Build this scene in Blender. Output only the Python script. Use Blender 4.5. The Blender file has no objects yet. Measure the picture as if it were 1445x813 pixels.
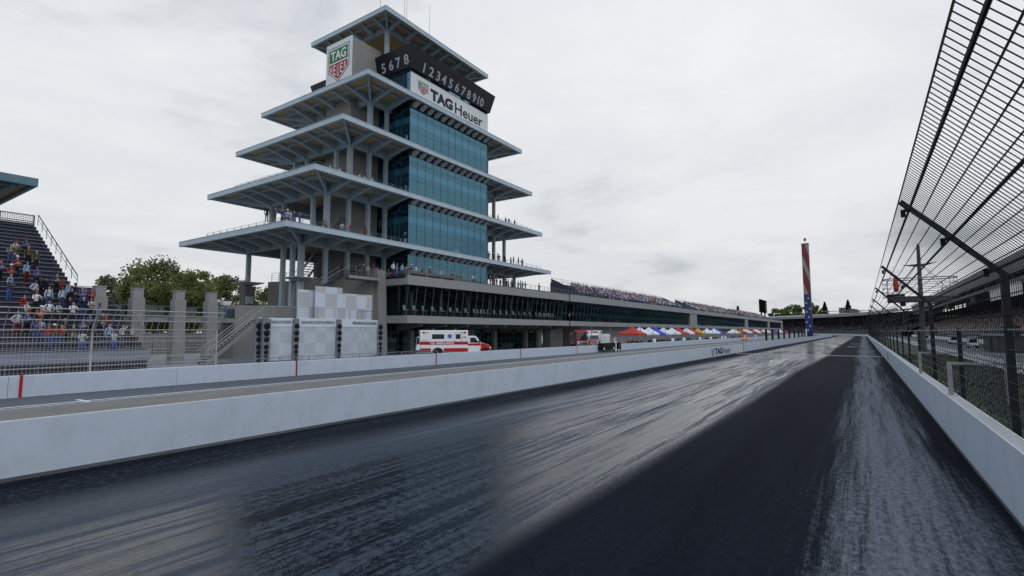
import bpy, math, random
import numpy as np
from mathutils import Vector, Matrix
random.seed(7)
RNG = np.random.RandomState(11)
S = bpy.context.scene
COL = S.collection
rad = math.radians

# ------------------------------------------------------------------ materials
def newmat(name):
    m = bpy.data.materials.new(name); m.use_nodes = True
    nt = m.node_tree; nt.nodes.clear()
    out = nt.nodes.new('ShaderNodeOutputMaterial')
    return m, nt, out

def N(nt, typ, **kw):
    n = nt.nodes.new(typ)
    for k, v in kw.items():
        if k in n.inputs.keys(): n.inputs[k].default_value = v
        else: setattr(n, k, v)
    return n

def mat(name, col, rough=.7, var=.12, scale=1.5, metal=0., spec=.18, bump=0., stretch=(1, 1, 1), coat=0.):
    """principled with a two-scale procedural tone variation in object space"""
    m, nt, out = newmat(name)
    b = N(nt, 'ShaderNodeBsdfPrincipled'); L = nt.links
    tc = N(nt, 'ShaderNodeTexCoord'); mp = N(nt, 'ShaderNodeMapping')
    mp.inputs['Scale'].default_value = stretch
    L.new(tc.outputs['Object'], mp.inputs['Vector'])
    n1 = N(nt, 'ShaderNodeTexNoise', Scale=scale, Detail=6., Roughness=.65)
    L.new(mp.outputs[0], n1.inputs['Vector'])
    r = N(nt, 'ShaderNodeMapRange'); r.inputs['From Min'].default_value = .25; r.inputs['From Max'].default_value = .75
    r.inputs['To Min'].default_value = 1 - var; r.inputs['To Max'].default_value = 1 + var
    L.new(n1.outputs['Fac'], r.inputs['Value'])
    mx = N(nt, 'ShaderNodeVectorMath', operation='SCALE'); mx.inputs[0].default_value = col[:3]
    L.new(r.outputs[0], mx.inputs['Scale']); L.new(mx.outputs[0], b.inputs['Base Color'])
    b.inputs['Roughness'].default_value = rough; b.inputs['Metallic'].default_value = metal
    b.inputs['Specular IOR Level'].default_value = spec; b.inputs['Coat Weight'].default_value = coat
    if bump > 0:
        n2 = N(nt, 'ShaderNodeTexNoise', Scale=scale * 14, Detail=3.)
        L.new(mp.outputs[0], n2.inputs['Vector'])
        bp = N(nt, 'ShaderNodeBump', Strength=bump, Distance=.02)
        L.new(n2.outputs['Fac'], bp.inputs['Height']); L.new(bp.outputs[0], b.inputs['Normal'])
    L.new(b.outputs[0], out.inputs['Surface'])
    return m

def stained(name, col, dirt, rough=.75, streak=.5, thr=(.5, .8), scale=(.5, .5, .06), axis_line=None, spec=.18):
    """painted concrete with running stains and small chips"""
    m, nt, out = newmat(name); L = nt.links
    b = N(nt, 'ShaderNodeBsdfPrincipled'); tc = N(nt, 'ShaderNodeTexCoord')
    mp = N(nt, 'ShaderNodeMapping'); mp.inputs['Scale'].default_value = scale
    L.new(tc.outputs['Object'], mp.inputs['Vector'])
    n1 = N(nt, 'ShaderNodeTexNoise', Scale=3., Detail=8., Roughness=.7); L.new(mp.outputs[0], n1.inputs['Vector'])
    r1 = N(nt, 'ShaderNodeMapRange'); r1.inputs['From Min'].default_value = thr[0]; r1.inputs['From Max'].default_value = thr[1]
    r1.inputs['To Max'].default_value = streak; L.new(n1.outputs['Fac'], r1.inputs['Value'])
    n2 = N(nt, 'ShaderNodeTexNoise', Scale=9., Detail=6., Roughness=.75); L.new(tc.outputs['Object'], n2.inputs['Vector'])
    r2 = N(nt, 'ShaderNodeMapRange'); r2.inputs['From Min'].default_value = .62; r2.inputs['From Max'].default_value = .8
    r2.inputs['To Max'].default_value = .35; L.new(n2.outputs['Fac'], r2.inputs['Value'])
    ad = N(nt, 'ShaderNodeMath', operation='MAXIMUM'); L.new(r1.outputs[0], ad.inputs[0]); L.new(r2.outputs[0], ad.inputs[1])
    mx = N(nt, 'ShaderNodeMix', data_type='RGBA'); L.new(ad.outputs[0], mx.inputs[0])
    mx.inputs[6].default_value = (*col, 1); mx.inputs[7].default_value = (*dirt, 1)
    L.new(mx.outputs[2], b.inputs['Base Color']); b.inputs['Roughness'].default_value = rough
    b.inputs['Specular IOR Level'].default_value = spec
    n3 = N(nt, 'ShaderNodeTexNoise', Scale=30., Detail=4.); L.new(tc.outputs['Object'], n3.inputs['Vector'])
    bp = N(nt, 'ShaderNodeBump', Strength=.15, Distance=.01); L.new(n3.outputs['Fac'], bp.inputs['Height']); L.new(bp.outputs[0], b.inputs['Normal'])
    L.new(b.outputs[0], out.inputs['Surface'])
    return m

def glass(name, tint, refl, fac=.3, rough=.02):
    m, nt, out = newmat(name); L = nt.links
    t = N(nt, 'ShaderNodeBsdfTransparent'); t.inputs[0].default_value = (*tint, 1)
    tc = N(nt, 'ShaderNodeTexCoord'); n1 = N(nt, 'ShaderNodeTexNoise', Scale=.35, Detail=3.); L.new(tc.outputs['Object'], n1.inputs['Vector'])
    bp = N(nt, 'ShaderNodeBump', Strength=.06, Distance=.15); L.new(n1.outputs['Fac'], bp.inputs['Height'])
    g = N(nt, 'ShaderNodeBsdfGlossy'); g.inputs['Color'].default_value = (*refl, 1); g.inputs['Roughness'].default_value = rough
    L.new(bp.outputs[0], g.inputs['Normal'])
    fr = N(nt, 'ShaderNodeFresnel', IOR=1.45); L.new(bp.outputs[0], fr.inputs['Normal'])
    ad = N(nt, 'ShaderNodeMath', operation='MULTIPLY_ADD'); L.new(fr.outputs[0], ad.inputs[0]); ad.inputs[1].default_value = 1. - fac; ad.inputs[2].default_value = fac
    cl = N(nt, 'ShaderNodeMath', operation='MINIMUM'); L.new(ad.outputs[0], cl.inputs[0]); cl.inputs[1].default_value = .95
    mx = N(nt, 'ShaderNodeMixShader'); L.new(cl.outputs[0], mx.inputs[0]); L.new(t.outputs[0], mx.inputs[1]); L.new(g.outputs[0], mx.inputs[2])
    L.new(mx.outputs[0], out.inputs['Surface'])
    return m

def track_mat():
    """worn race asphalt: dark rubbered groove, paler washed lanes with long streaks, damp sheen in places"""
    m, nt, out = newmat('race_asphalt'); L = nt.links
    b = N(nt, 'ShaderNodeBsdfPrincipled'); tc = N(nt, 'ShaderNodeTexCoord')
    sx = N(nt, 'ShaderNodeSeparateXYZ'); L.new(tc.outputs['Object'], sx.inputs[0])
    def noise(scale, sc, det=6., ro=.6, off=(0, 0, 0)):
        mp = N(nt, 'ShaderNodeMapping'); mp.inputs['Scale'].default_value = scale; mp.inputs['Location'].default_value = off
        L.new(tc.outputs['Object'], mp.inputs['Vector'])
        n = N(nt, 'ShaderNodeTexNoise', Scale=sc, Detail=det, Roughness=ro); L.new(mp.outputs[0], n.inputs['Vector'])
        return n.outputs['Fac']
    def mr(v, a, c, lo, hi, smooth=True):
        r = N(nt, 'ShaderNodeMapRange'); r.interpolation_type = 'SMOOTHSTEP' if smooth else 'LINEAR'
        r.inputs['From Min'].default_value = a; r.inputs['From Max'].default_value = c
        r.inputs['To Min'].default_value = lo; r.inputs['To Max'].default_value = hi
        if isinstance(v, (int, float)): r.inputs['Value'].default_value = v
        else: L.new(v, r.inputs['Value'])
        return r.outputs[0]
    def mth(op, a, c=None, d=None):
        n = N(nt, 'ShaderNodeMath', operation=op)
        for i, v in enumerate((a, c, d)):
            if v is None: continue
            if isinstance(v, (int, float)): n.inputs[i].default_value = v
            else: L.new(v, n.inputs[i])
        return n.outputs[0]
    X = sx.outputs['X']
    wob = noise((.30, .02, 1), 1., 3., .6)
    Xw = mth('ADD', X, mr(wob, .3, .7, -.35, .35, False))
    g1 = noise((1, 1, 1), 40., 3., .8); g2 = noise((1, .6, 1), 11., 4., .75, (5, 1, 0))
    g = mth('SUBTRACT', mth('ADD', mth('MULTIPLY', g1, .55), mth('MULTIPLY', g2, .45)), .5)
    g = mth('MULTIPLY', g, 1.7)
    s1 = noise((2.2, .055, 1), 1.5, 10., .74)
    s2 = noise((8., .20, 1), 1.2, 9., .74, (3, 9, 0))
    s3 = noise((.40, .035, 1), 1., 4., .6, (11, 4, 0))
    st = mth('ADD', mth('ADD', mth('MULTIPLY', s1, .6), mth('MULTIPLY', s2, .4)), mr(s3, .3, .7, -.07, .07, False))
    # lanes: washed pit-side lane, rubbered groove, chalky outer lane
    left = mth('MULTIPLY', mr(Xw, -12.3, -10.6, 0, 1), mr(mth('ADD', Xw, mth('MULTIPLY', g, .8)), -4.3, -3.55, 1, 0))
    verge = mr(Xw, -12.2, -10.8, 1, 0)
    right = mth('MULTIPLY', mr(Xw, -1.25, -.05, 0, 1), mr(Xw, .30, 1.70, 1, 0))
    dry = mth('MULTIPLY', left, mr(mth('ADD', st, mth('MULTIPLY', g, .34)), .475, .555, 0, 1))
    chalk = mth('MULTIPLY', mr(mth('ADD', mth('ADD', mth('MULTIPLY', st, 2.3), mth('MULTIPLY', right, .50)), mth('MULTIPLY', g, .75)), 1.22, 1.78, 0, 1), mr(right, 0., .25, 0, 1))
    fleck = mth('MULTIPLY', verge, mr(mth('ADD', st, mth('MULTIPLY', g, .9)), .50, .72, 0, .6))
    def mixc(fac, c0, c1):
        n = N(nt, 'ShaderNodeMix', data_type='RGBA'); L.new(fac, n.inputs[0])
        if isinstance(c0, tuple): n.inputs[6].default_value = (*c0, 1)
        else: L.new(c0, n.inputs[6])
        n.inputs[7].default_value = (*c1, 1); return n.outputs[2]
    soft = noise((.7, .05, 1), 1.1, 5., .6, (21, 3, 0))
    c = mixc(mr(soft, .3, .7, 0, 1), (.0062, .0080, .0125), (.0115, .0142, .0205))
    c = mixc(dry, c, (.040, .049, .066)); c = mixc(chalk, c, (.125, .132, .146)); c = mixc(fleck, c, (.075, .08, .09))
    vs = N(nt, 'ShaderNodeVectorMath', operation='SCALE'); L.new(c, vs.inputs[0]); L.new(mr(g, -.25, .25, .35, 1.65, False), vs.inputs['Scale'])
    L.new(vs.outputs[0], b.inputs['Base Color'])
    # a thin damp film in the washed lane only
    wet = mth('MULTIPLY', left, mth('SUBTRACT', 1., mth('MULTIPLY', dry, .75)))
    wet = mth('MULTIPLY', wet, mr(noise((.5, .03, 1), 1., 4., .6, (5, 2, 0)), .30, .55, .80, 1.))
    rough = mth('SUBTRACT', .72, mth('MULTIPLY', wet, .58)); rough = mth('ADD', rough, mth('MULTIPLY', g, .22))
    L.new(rough, b.inputs['Roughness']); b.inputs['Specular Tint'].default_value = (.80, .91, 1., 1)
    L.new(mth('ADD', mth('MULTIPLY', mth('MULTIPLY', wet, .36), mr(g, -.20, .20, .10, 1.75, False)), .015), b.inputs['Specular IOR Level'])
    bp = N(nt, 'ShaderNodeBump', Strength=.30, Distance=.006); L.new(mth('SUBTRACT', .30, mth('MULTIPLY', wet, .22)), bp.inputs['Strength']); L.new(g, bp.inputs['Height']); L.new(bp.outputs[0], b.inputs['Normal'])
    L.new(b.outputs[0], out.inputs['Surface'])
    return m

def leaf_mat(name, c1, c2):
    m, nt, out = newmat(name); L = nt.links
    b = N(nt, 'ShaderNodeBsdfPrincipled'); tc = N(nt, 'ShaderNodeTexCoord')
    n = N(nt, 'ShaderNodeTexNoise', Scale=.55, Detail=5., Roughness=.7); L.new(tc.outputs['Object'], n.inputs['Vector'])
    r = N(nt, 'ShaderNodeMapRange'); r.inputs['From Min'].default_value = .35; r.inputs['From Max'].default_value = .65; L.new(n.outputs['Fac'], r.inputs['Value'])
    mx = N(nt, 'ShaderNodeMix', data_type='RGBA'); L.new(r.outputs[0], mx.inputs[0]); mx.inputs[6].default_value = (*c1, 1); mx.inputs[7].default_value = (*c2, 1)
    L.new(mx.outputs[2], b.inputs['Base Color']); b.inputs['Roughness'].default_value = .6; b.inputs['Specular IOR Level'].default_value = .2
    t = N(nt, 'ShaderNodeBsdfTranslucent'); L.new(mx.outputs[2], t.inputs[0])
    ms = N(nt, 'ShaderNodeMixShader', Fac=.42); L.new(b.outputs[0], ms.inputs[1]); L.new(t.outputs[0], ms.inputs[2])
    L.new(ms.outputs[0], out.inputs['Surface'])
    return m

def checker_mat(name, c1, c2, scale, jitter=.06, off=(0, 0, 0)):
    """large cladding panels in two close tones, object space X/Y/Z checks"""
    m, nt, out = newmat(name); L = nt.links
    b = N(nt, 'ShaderNodeBsdfPrincipled'); tc = N(nt, 'ShaderNodeTexCoord')
    mp = N(nt, 'ShaderNodeMapping'); mp.inputs['Location'].default_value = off; L.new(tc.outputs['Object'], mp.inputs['Vector'])
    ck = N(nt, 'ShaderNodeTexChecker', Scale=scale); ck.inputs['Color1'].default_value = (*c1, 1); ck.inputs['Color2'].default_value = (*c2, 1)
    L.new(mp.outputs[0], ck.inputs['Vector'])
    n = N(nt, 'ShaderNodeTexNoise', Scale=1.2, Detail=6.); L.new(tc.outputs['Object'], n.inputs['Vector'])
    r = N(nt, 'ShaderNodeMapRange'); r.inputs['To Min'].default_value = 1 - jitter * 2; r.inputs['To Max'].default_value = 1 + jitter * 2; L.new(n.outputs['Fac'], r.inputs['Value'])
    vs = N(nt, 'ShaderNodeVectorMath', operation='SCALE'); L.new(ck.outputs[0], vs.inputs[0]); L.new(r.outputs[0], vs.inputs['Scale'])
    L.new(vs.outputs[0], b.inputs['Base Color']); b.inputs['Roughness'].default_value = .6
    L.new(b.outputs[0], out.inputs['Surface'])
    return m

def flag_mat():
    m, nt, out = newmat('pylon_display'); L = nt.links
    b = N(nt, 'ShaderNodeBsdfPrincipled'); tc = N(nt, 'ShaderNodeTexCoord')
    sx = N(nt, 'ShaderNodeSeparateXYZ'); L.new(tc.outputs['Object'], sx.inputs[0])
    def mth(op, a, c=None):
        n = N(nt, 'ShaderNodeMath', operation=op)
        for i, v in enumerate((a, c)):
            if v is None: continue
            if isinstance(v, (int, float)): n.inputs[i].default_value = v
            else: L.new(v, n.inputs[i])
        return n.outputs[0]
    h = mth('ADD', sx.outputs['X'], sx.outputs['Y'])
    z = sx.outputs['Z']
    w = mth('ADD', mth('MULTIPLY', z, .105), mth('MULTIPLY', h, .27))
    w = mth('ADD', w, mth('MULTIPLY', mth('SINE', mth('MULTIPLY', h, .9)), .12))
    fr = mth('FRACT', mth('ADD', w, .02))
    st = mth('LESS_THAN', fr, .36)
    c = N(nt, 'ShaderNodeMix', data_type='RGBA'); L.new(st, c.inputs[0]); c.inputs[6].default_value = (.14, .010, .012, 1); c.inputs[7].default_value = (.21, .225, .25, 1)
    lo = mth('LESS_THAN', z, 15.2)
    c2 = N(nt, 'ShaderNodeMix', data_type='RGBA'); L.new(lo, c2.inputs[0]); L.new(c.outputs[2], c2.inputs[6]); c2.inputs[7].default_value = (.007, .017, .12, 1)
    L.new(c2.outputs[2], b.inputs['Base Color']); b.inputs['Roughness'].default_value = .35
    b.inputs['Emission Strength'].default_value = .0
    L.new(b.outputs[0], out.inputs['Surface'])
    return m

def grass_mat():
    m, nt, out = newmat('lawn_green'); L = nt.links
    b = N(nt, 'ShaderNodeBsdfPrincipled'); tc = N(nt, 'ShaderNodeTexCoord')
    n = N(nt, 'ShaderNodeTexNoise', Scale=.6, Detail=10., Roughness=.8); L.new(tc.outputs['Object'], n.inputs['Vector'])
    r = N(nt, 'ShaderNodeMapRange'); r.inputs['From Min'].default_value = .3; r.inputs['From Max'].default_value = .7; L.new(n.outputs['Fac'], r.inputs['Value'])
    mx = N(nt, 'ShaderNodeMix', data_type='RGBA'); L.new(r.outputs[0], mx.inputs[0]); mx.inputs[6].default_value = (.008, .014, .006, 1); mx.inputs[7].default_value = (.024, .038, .012, 1)
    L.new(mx.outputs[2], b.inputs['Base Color']); b.inputs['Roughness'].default_value = .9
    n2 = N(nt, 'ShaderNodeTexNoise', Scale=25., Detail=4.); L.new(tc.outputs['Object'], n2.inputs['Vector'])
    bp = N(nt, 'ShaderNodeBump', Strength=.8, Distance=.05); L.new(n2.outputs['Fac'], bp.inputs['Height']); L.new(bp.outputs[0], b.inputs['Normal'])
    L.new(b.outputs[0], out.inputs['Surface'])
    return m

M = dict(
    ground=mat('earth', (.11, .115, .11), .9, .25, .2),
    track=track_mat(),
    pitlane=mat('pit_asphalt', (.085, .09, .10), .6, .25, .8, bump=.3, stretch=(1.5, .1, 1)),
    plaza=mat('plaza_concrete', (.26, .265, .27), .8, .18, .5, bump=.2),
    service=mat('service_asphalt', (.10, .105, .11), .7, .25, .6, bump=.3),
    lawn=grass_mat(),
    grassblade=mat('grass_blades', (.020, .034, .010), .8, .35, 2.),
    line=mat('road_paint', (.62, .63, .64), .6, .2, 3.),
    brick=mat('finish_bricks', (.34, .33, .32), .7, .3, 6.),
    wallwhite=stained('white_wall_paint', (.48, .545, .635), (.25, .28, .33), .5, .36, (.47, .78), (1.1, .5, .30)),
    wallscuff=mat('tyre_scuffs', (.10, .105, .115), .7, .5, 1.2, stretch=(1, .12, 3)),
    walltop=stained('bare_concrete_top', (.19, .175, .155), (.12, .11, .10), .85, .7, (.45, .75), (.7, .3, .7)),
    walledge=mat('white_edge', (.66, .67, .69), .6, .2, 3.),
    conc=stained('concrete', (.265, .27, .27), (.19, .19, .19), .85, .55, (.5, .8), (.5, .5, .09)),
    concwarm=stained('warm_concrete', (.245, .243, .238), (.155, .153, .15), .85, .55, (.5, .8), (.5, .5, .09)),
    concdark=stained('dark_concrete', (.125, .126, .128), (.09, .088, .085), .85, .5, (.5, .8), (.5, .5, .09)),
    steel=mat('blue_grey_steel', (.315, .38, .42), .5, .14, 1.4, bump=.05),
    steelpale=mat('pale_blue_fascia', (.41, .49, .55), .5, .14, .8),
    soffit=mat('timber_soffit', (.47, .31, .155), .75, .22, 1.2, stretch=(1, 6, 1)),
    corbel=mat('corbel_paint', (.42, .42, .42), .6, .1, 2.),
    deck=mat('roof_deck', (.25, .26, .265), .8, .15, .6),
    glass=glass('tower_glass', (.30, .58, .72), (.25, .53, .70), .26),
    glassdark=glass('suite_glass', (.80, .88, .90), (.22, .34, .36), .01),
    glassgf=glass('lobby_glass', (.25, .40, .44), (.40, .52, .54), .12),
    mull=mat('mullion', (.05, .10, .13), .5, .1, 3.),
    mulllight=mat('pale_mullion', (.20, .22, .23), .4, .1, 3.),
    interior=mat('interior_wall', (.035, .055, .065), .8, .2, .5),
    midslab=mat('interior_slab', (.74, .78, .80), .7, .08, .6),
    signwhite=mat('sign_white', (.62, .64, .66), .5, .06, .8, stretch=(1, 3, .3)),
    ink=mat('sign_ink', (.018, .024, .038), .5, .1, 2.),
    board=mat('score_board', (.011, .013, .019), .42, .4, 1.2, stretch=(5, 5, 1)),
    digit=mat('digit_grey', (.34, .37, .41), .5, .1, 2.),
    green=mat('emblem_green', (.015, .15, .065), .5, .1, 2.),
    red=mat('emblem_red', (.30, .018, .022), .5, .1, 2.),
    white=mat('white_paint', (.72, .73, .74), .45, .06, 1.5),
    whiteveh=mat('vehicle_white', (.72, .73, .75), .3, .06, 1.5, coat=.4),
    redveh=mat('vehicle_red', (.36, .016, .014), .3, .1, 1.5, coat=.5),
    chrome=mat('chrome', (.55, .56, .58), .25, .1, 3., metal=1.),
    black=mat('black_plastic', (.010, .010, .012), .7, .3, 2.),
    screenblack=mat('screen_black', (.008, .008, .009), 1., .3, 1., spec=.0),
    topgrey=stained('speckled_top', (.40, .395, .38), (.22, .22, .21), .85, .7, (.45, .7), (3., 3., 3.)),
    rubber=mat('rubber', (.015, .015, .016), .85, .3, 4.),
    darkglass=mat('dark_window', (.010, .014, .018), .08, .3, 1., spec=.8),
    fence=mat('fence_black', (.010, .012, .016), .5, .3, 3.),
    wire=mat('fence_wire', (.020, .024, .030), .5, .2, 3., metal=.3),
    galv=mat('galvanised', (.28, .29, .31), .45, .2, 4., metal=.6),
    fencegrey=mat('old_fence_steel', (.38, .365, .345), .6, .25, 3.),
    rail=mat('railing_grey', (.20, .22, .25), .5, .15, 3., metal=.4),
    seat=mat('bleacher_plank', (.20, .22, .28), .55, .22, 1.2, stretch=(3, .3, 3)),
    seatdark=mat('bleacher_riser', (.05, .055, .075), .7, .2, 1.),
    roofsheet=mat('ribbed_sheet', (.22, .23, .235), .5, .15, 1., stretch=(1, 4, 1)),
    standdark=mat('stand_steel', (.06, .065, .075), .6, .2, 1.),
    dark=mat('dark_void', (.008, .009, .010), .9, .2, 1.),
    bark=mat('bark', (.075, .06, .045), .9, .3, 3., bump=.5),
    leafa=leaf_mat('leaf_mid', (.110, .140, .036), (.235, .265, .095)),
    leafb=leaf_mat('leaf_dark', (.060, .085, .024), (.140, .170, .055)),
    leafc=leaf_mat('leaf_conifer', (.014, .026, .016), (.035, .055, .030)),
    checkbig=checker_mat('cladding_checks', (.52, .57, .65), (.42, .43, .45), .72),
    checksoft=checker_mat('banner_checks', (.43, .47, .53), (.385, .415, .45), 1.05),
    caption=mat('caption_band', (.56, .61, .68), .6, .06, 1.),
    captionink=mat('caption_ink', (.06, .065, .08), .6, .1, 2.),
    orange=mat('orange_vinyl', (.55, .10, .02), .55, .12, 2.),
    flagred=mat('red_cloth', (.55, .05, .025), .7, .15, 3.),
    markred=mat('marker_red', (.36, .02, .015), .5, .15, 3.),
    pylon=flag_mat(),
    starpaint=mat('star_white', (.42, .44, .48), .5, .1, 2.),
    chair=mat('chair_fabric', (.80, .78, .70), .7, .15, 4.),
    emblemblue=mat('medical_blue', (.02, .07, .42), .5, .1, 2.),
    tentw=mat('tent_white', (.66, .69, .74), .7, .08, 2.),
    tentr=mat('tent_red', (.47, .05, .025), .7, .1, 2.),
    tentb=mat('tent_blue', (.04, .075, .50), .7, .1, 2.),
    tenty=mat('tent_yellow', (.55, .32, .02), .7, .1, 2.),
    lampred=mat('beacon_red', (.40, .01, .01), .2, .1, 2.),
    teal=mat('teal_fascia', (.12, .20, .24), .55, .25, .8),
)
SHIRT = {k: mat('cloth_' + k.replace(' ', '_'), c, .85, .15, 6.) for k, c in {
    'pale grey': (.40, .43, .47), 'white': (.62, .64, .67), 'blue': (.045, .08, .27), 'slate blue': (.13, .17, .30), 'red': (.27, .028, .022),
    'navy': (.014, .020, .045), 'black': (.012, .012, .014), 'olive': (.10, .085, .035), 'dark grey': (.055, .06, .065), 'orange': (.50, .09, .02),
    'light blue': (.25, .36, .52), 'maroon': (.11, .015, .022), 'pink': (.45, .22, .25), 'yellow': (.50, .36, .05), 'denim': (.045, .07, .16), 'tan': (.30, .24, .16), 'green': (.04, .14, .06)}.items()}
SKINM = [mat('skin_' + n, c, .55, .08, 8.) for n, c in (('fair', (.42, .28, .215)), ('tan', (.29, .18, .125)), ('deep', (.12, .07, .05)))]
HAIRM = [mat('hair_' + n, c, .6, .2, 12.) for n, c in (('dark', (.018, .013, .011)), ('brown', (.06, .035, .02)), ('grey', (.22, .21, .20)))]

# ------------------------------------------------------------------ mesh builder
class MB:
    def __init__(s, m=None): s.v = []; s.f = []; s.mi = []; s.mats = []; s.cur = 0; s.use(m or M['conc'])
    def use(s, m):
        if m not in s.mats: s.mats.append(m)
        s.cur = s.mats.index(m); return s
    def poly(s, pts):
        n = len(s.v); s.v += [tuple(p) for p in pts]; s.f.append(tuple(range(n, n + len(pts)))); s.mi.append(s.cur); return s
    def raw(s, vs, fs):
        n = len(s.v); s.v += [tuple(p) for p in vs]
        for f in fs: s.f.append(tuple(n + i for i in f)); s.mi.append(s.cur)
        return s
    def box(s, x0, x1, y0, y1, z0, z1):
        x0, x1 = min(x0, x1), max(x0, x1); y0, y1 = min(y0, y1), max(y0, y1); z0, z1 = min(z0, z1), max(z0, z1)
        return s.raw([(x0, y0, z0), (x1, y0, z0), (x1, y1, z0), (x0, y1, z0), (x0, y0, z1), (x1, y0, z1), (x1, y1, z1), (x0, y1, z1)],
                     [(0, 3, 2, 1), (4, 5, 6, 7), (0, 1, 5, 4), (1, 2, 6, 5), (2, 3, 7, 6), (3, 0, 4, 7)])
    def frustum(s, r0, z0, r1, z1):   # r = (x0,x1,y0,y1)
        a, b = r0, r1
        return s.raw([(a[0], a[2], z0), (a[1], a[2], z0), (a[1], a[3], z0), (a[0], a[3], z0), (b[0], b[2], z1), (b[1], b[2], z1), (b[1], b[3], z1), (b[0], b[3], z1)],
                     [(0, 3, 2, 1), (4, 5, 6, 7), (0, 1, 5, 4), (1, 2, 6, 5), (2, 3, 7, 6), (3, 0, 4, 7)])
    def beam(s, p, q, w, h, up=(0, 0, 1)):
        p, q = Vector(p), Vector(q); d = (q - p).normalized(); u = Vector(up)
        if abs(d.dot(u)) > .98: u = Vector((1, 0, 0))
        r = d.cross(u).normalized() * (w / 2); u = r.cross(d).normalized() * (h / 2)
        vs = [p - r - u, p + r - u, p + r + u, p - r + u, q - r - u, q + r - u, q + r + u, q - r + u]
        return s.raw(vs, [(3, 2, 1, 0), (4, 5, 6, 7), (0, 1, 5, 4), (1, 2, 6, 5), (2, 3, 7, 6), (3, 0, 4, 7)])
    def tube(s, p, q, r, n=6, r2=None, caps=True):
        p, q = Vector(p), Vector(q); d = (q - p).normalized(); u = Vector((0, 0, 1)) if abs(d.z) < .95 else Vector((1, 0, 0))
        a = d.cross(u).normalized(); b = d.cross(a); r2 = r if r2 is None else r2; vs = []
        for c, rr in ((p, r), (q, r2)):
            for i in range(n):
                t = 2 * math.pi * i / n; vs.append(c + a * (math.cos(t) * rr) + b * (math.sin(t) * rr))
        fs = [(i, (i + 1) % n, n + (i + 1) % n, n + i) for i in range(n)]
        if caps: fs += [tuple(range(n))[::-1], tuple(range(n, 2 * n))]
        return s.raw(vs, fs)
    def path(s, pts, r, n=6):
        for a, b in zip(pts[:-1], pts[1:]): s.tube(a, b, r, n)
        return s
    def prism(s, pts, d):    # polygon pts extruded by vector d
        n = len(pts); d = Vector(d); P = [Vector(p) for p in pts]
        vs = P + [p + d for p in P]
        return s.raw(vs, [tuple(range(n))[::-1], tuple(range(n, 2 * n))] + [(i, (i + 1) % n, n + (i + 1) % n, n + i) for i in range(n)])
    def lathe(s, prof, c=(0, 0, 0), n=16, axis='z'):
        vs = []; k = len(prof)
        for r, z in prof:
            for i in range(n):
                t = 2 * math.pi * i / n
                p = (math.cos(t) * r, math.sin(t) * r, z)
                if axis == 'y': p = (p[0], p[2], p[1])
                if axis == 'x': p = (p[2], p[0], p[1])
                vs.append((p[0] + c[0], p[1] + c[1], p[2] + c[2]))
        fs = [(j * n + i, j * n + (i + 1) % n, (j + 1) * n + (i + 1) % n, (j + 1) * n + i) for j in range(k - 1) for i in range(n)]
        fs += [tuple(range(n))[::-1], tuple(range((k - 1) * n, k * n))]
        return s.raw(vs, fs)
    def build(s, name, parent=None, smooth=False, bevel=0.):
        off = Vector((0, 0, 0)); p = parent
        while p is not None: off += p.location; p = p.parent
        me = bpy.data.meshes.new(name)
        me.from_pydata([(v[0] - off.x, v[1] - off.y, v[2] - off.z) for v in s.v], [], s.f)
        for m in s.mats: me.materials.append(m)
        me.polygons.foreach_set('material_index', s.mi)
        if smooth: me.polygons.foreach_set('use_smooth', [True] * len(s.f))
        me.update()
        o = bpy.data.objects.new(name, me); COL.objects.link(o); o.parent = parent
        if bevel > 0:
            b = o.modifiers.new('Bevel', 'BEVEL'); b.width = bevel; b.segments = 2; b.limit_method = 'ANGLE'
        return o

def tag(o, label=None, cat=None, group=None, kind=None):
    if label: o['label'] = label
    if cat: o['category'] = cat
    if group: o['group'] = group
    if kind: o['kind'] = kind
    return o
def thing(name, label, cat, loc=(0, 0, 0), rotz=0., group=None):
    o = bpy.data.objects.new(name, None); COL.objects.link(o); o.location = loc; o.rotation_euler = (0, 0, rotz)
    o.empty_display_size = .2
    return tag(o, label, cat, group)
KIDS = {}
def copy_tree(o, parent=None):
    c = o.copy(); COL.objects.link(c)
    if parent is not None: c.parent = parent
    for ch in [x for x in bpy.data.objects if x.parent == o]: copy_tree(ch, c)
    return c
def copy_thing(o, loc, rotz=0., label=None, scale=None):
    c = copy_tree(o); c.location = loc; c.rotation_euler = (0, 0, rotz)
    if label: c['label'] = label
    if scale: c.scale = scale
    return c
def struct(mb, name): return tag(mb.build(name), kind='structure')

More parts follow.
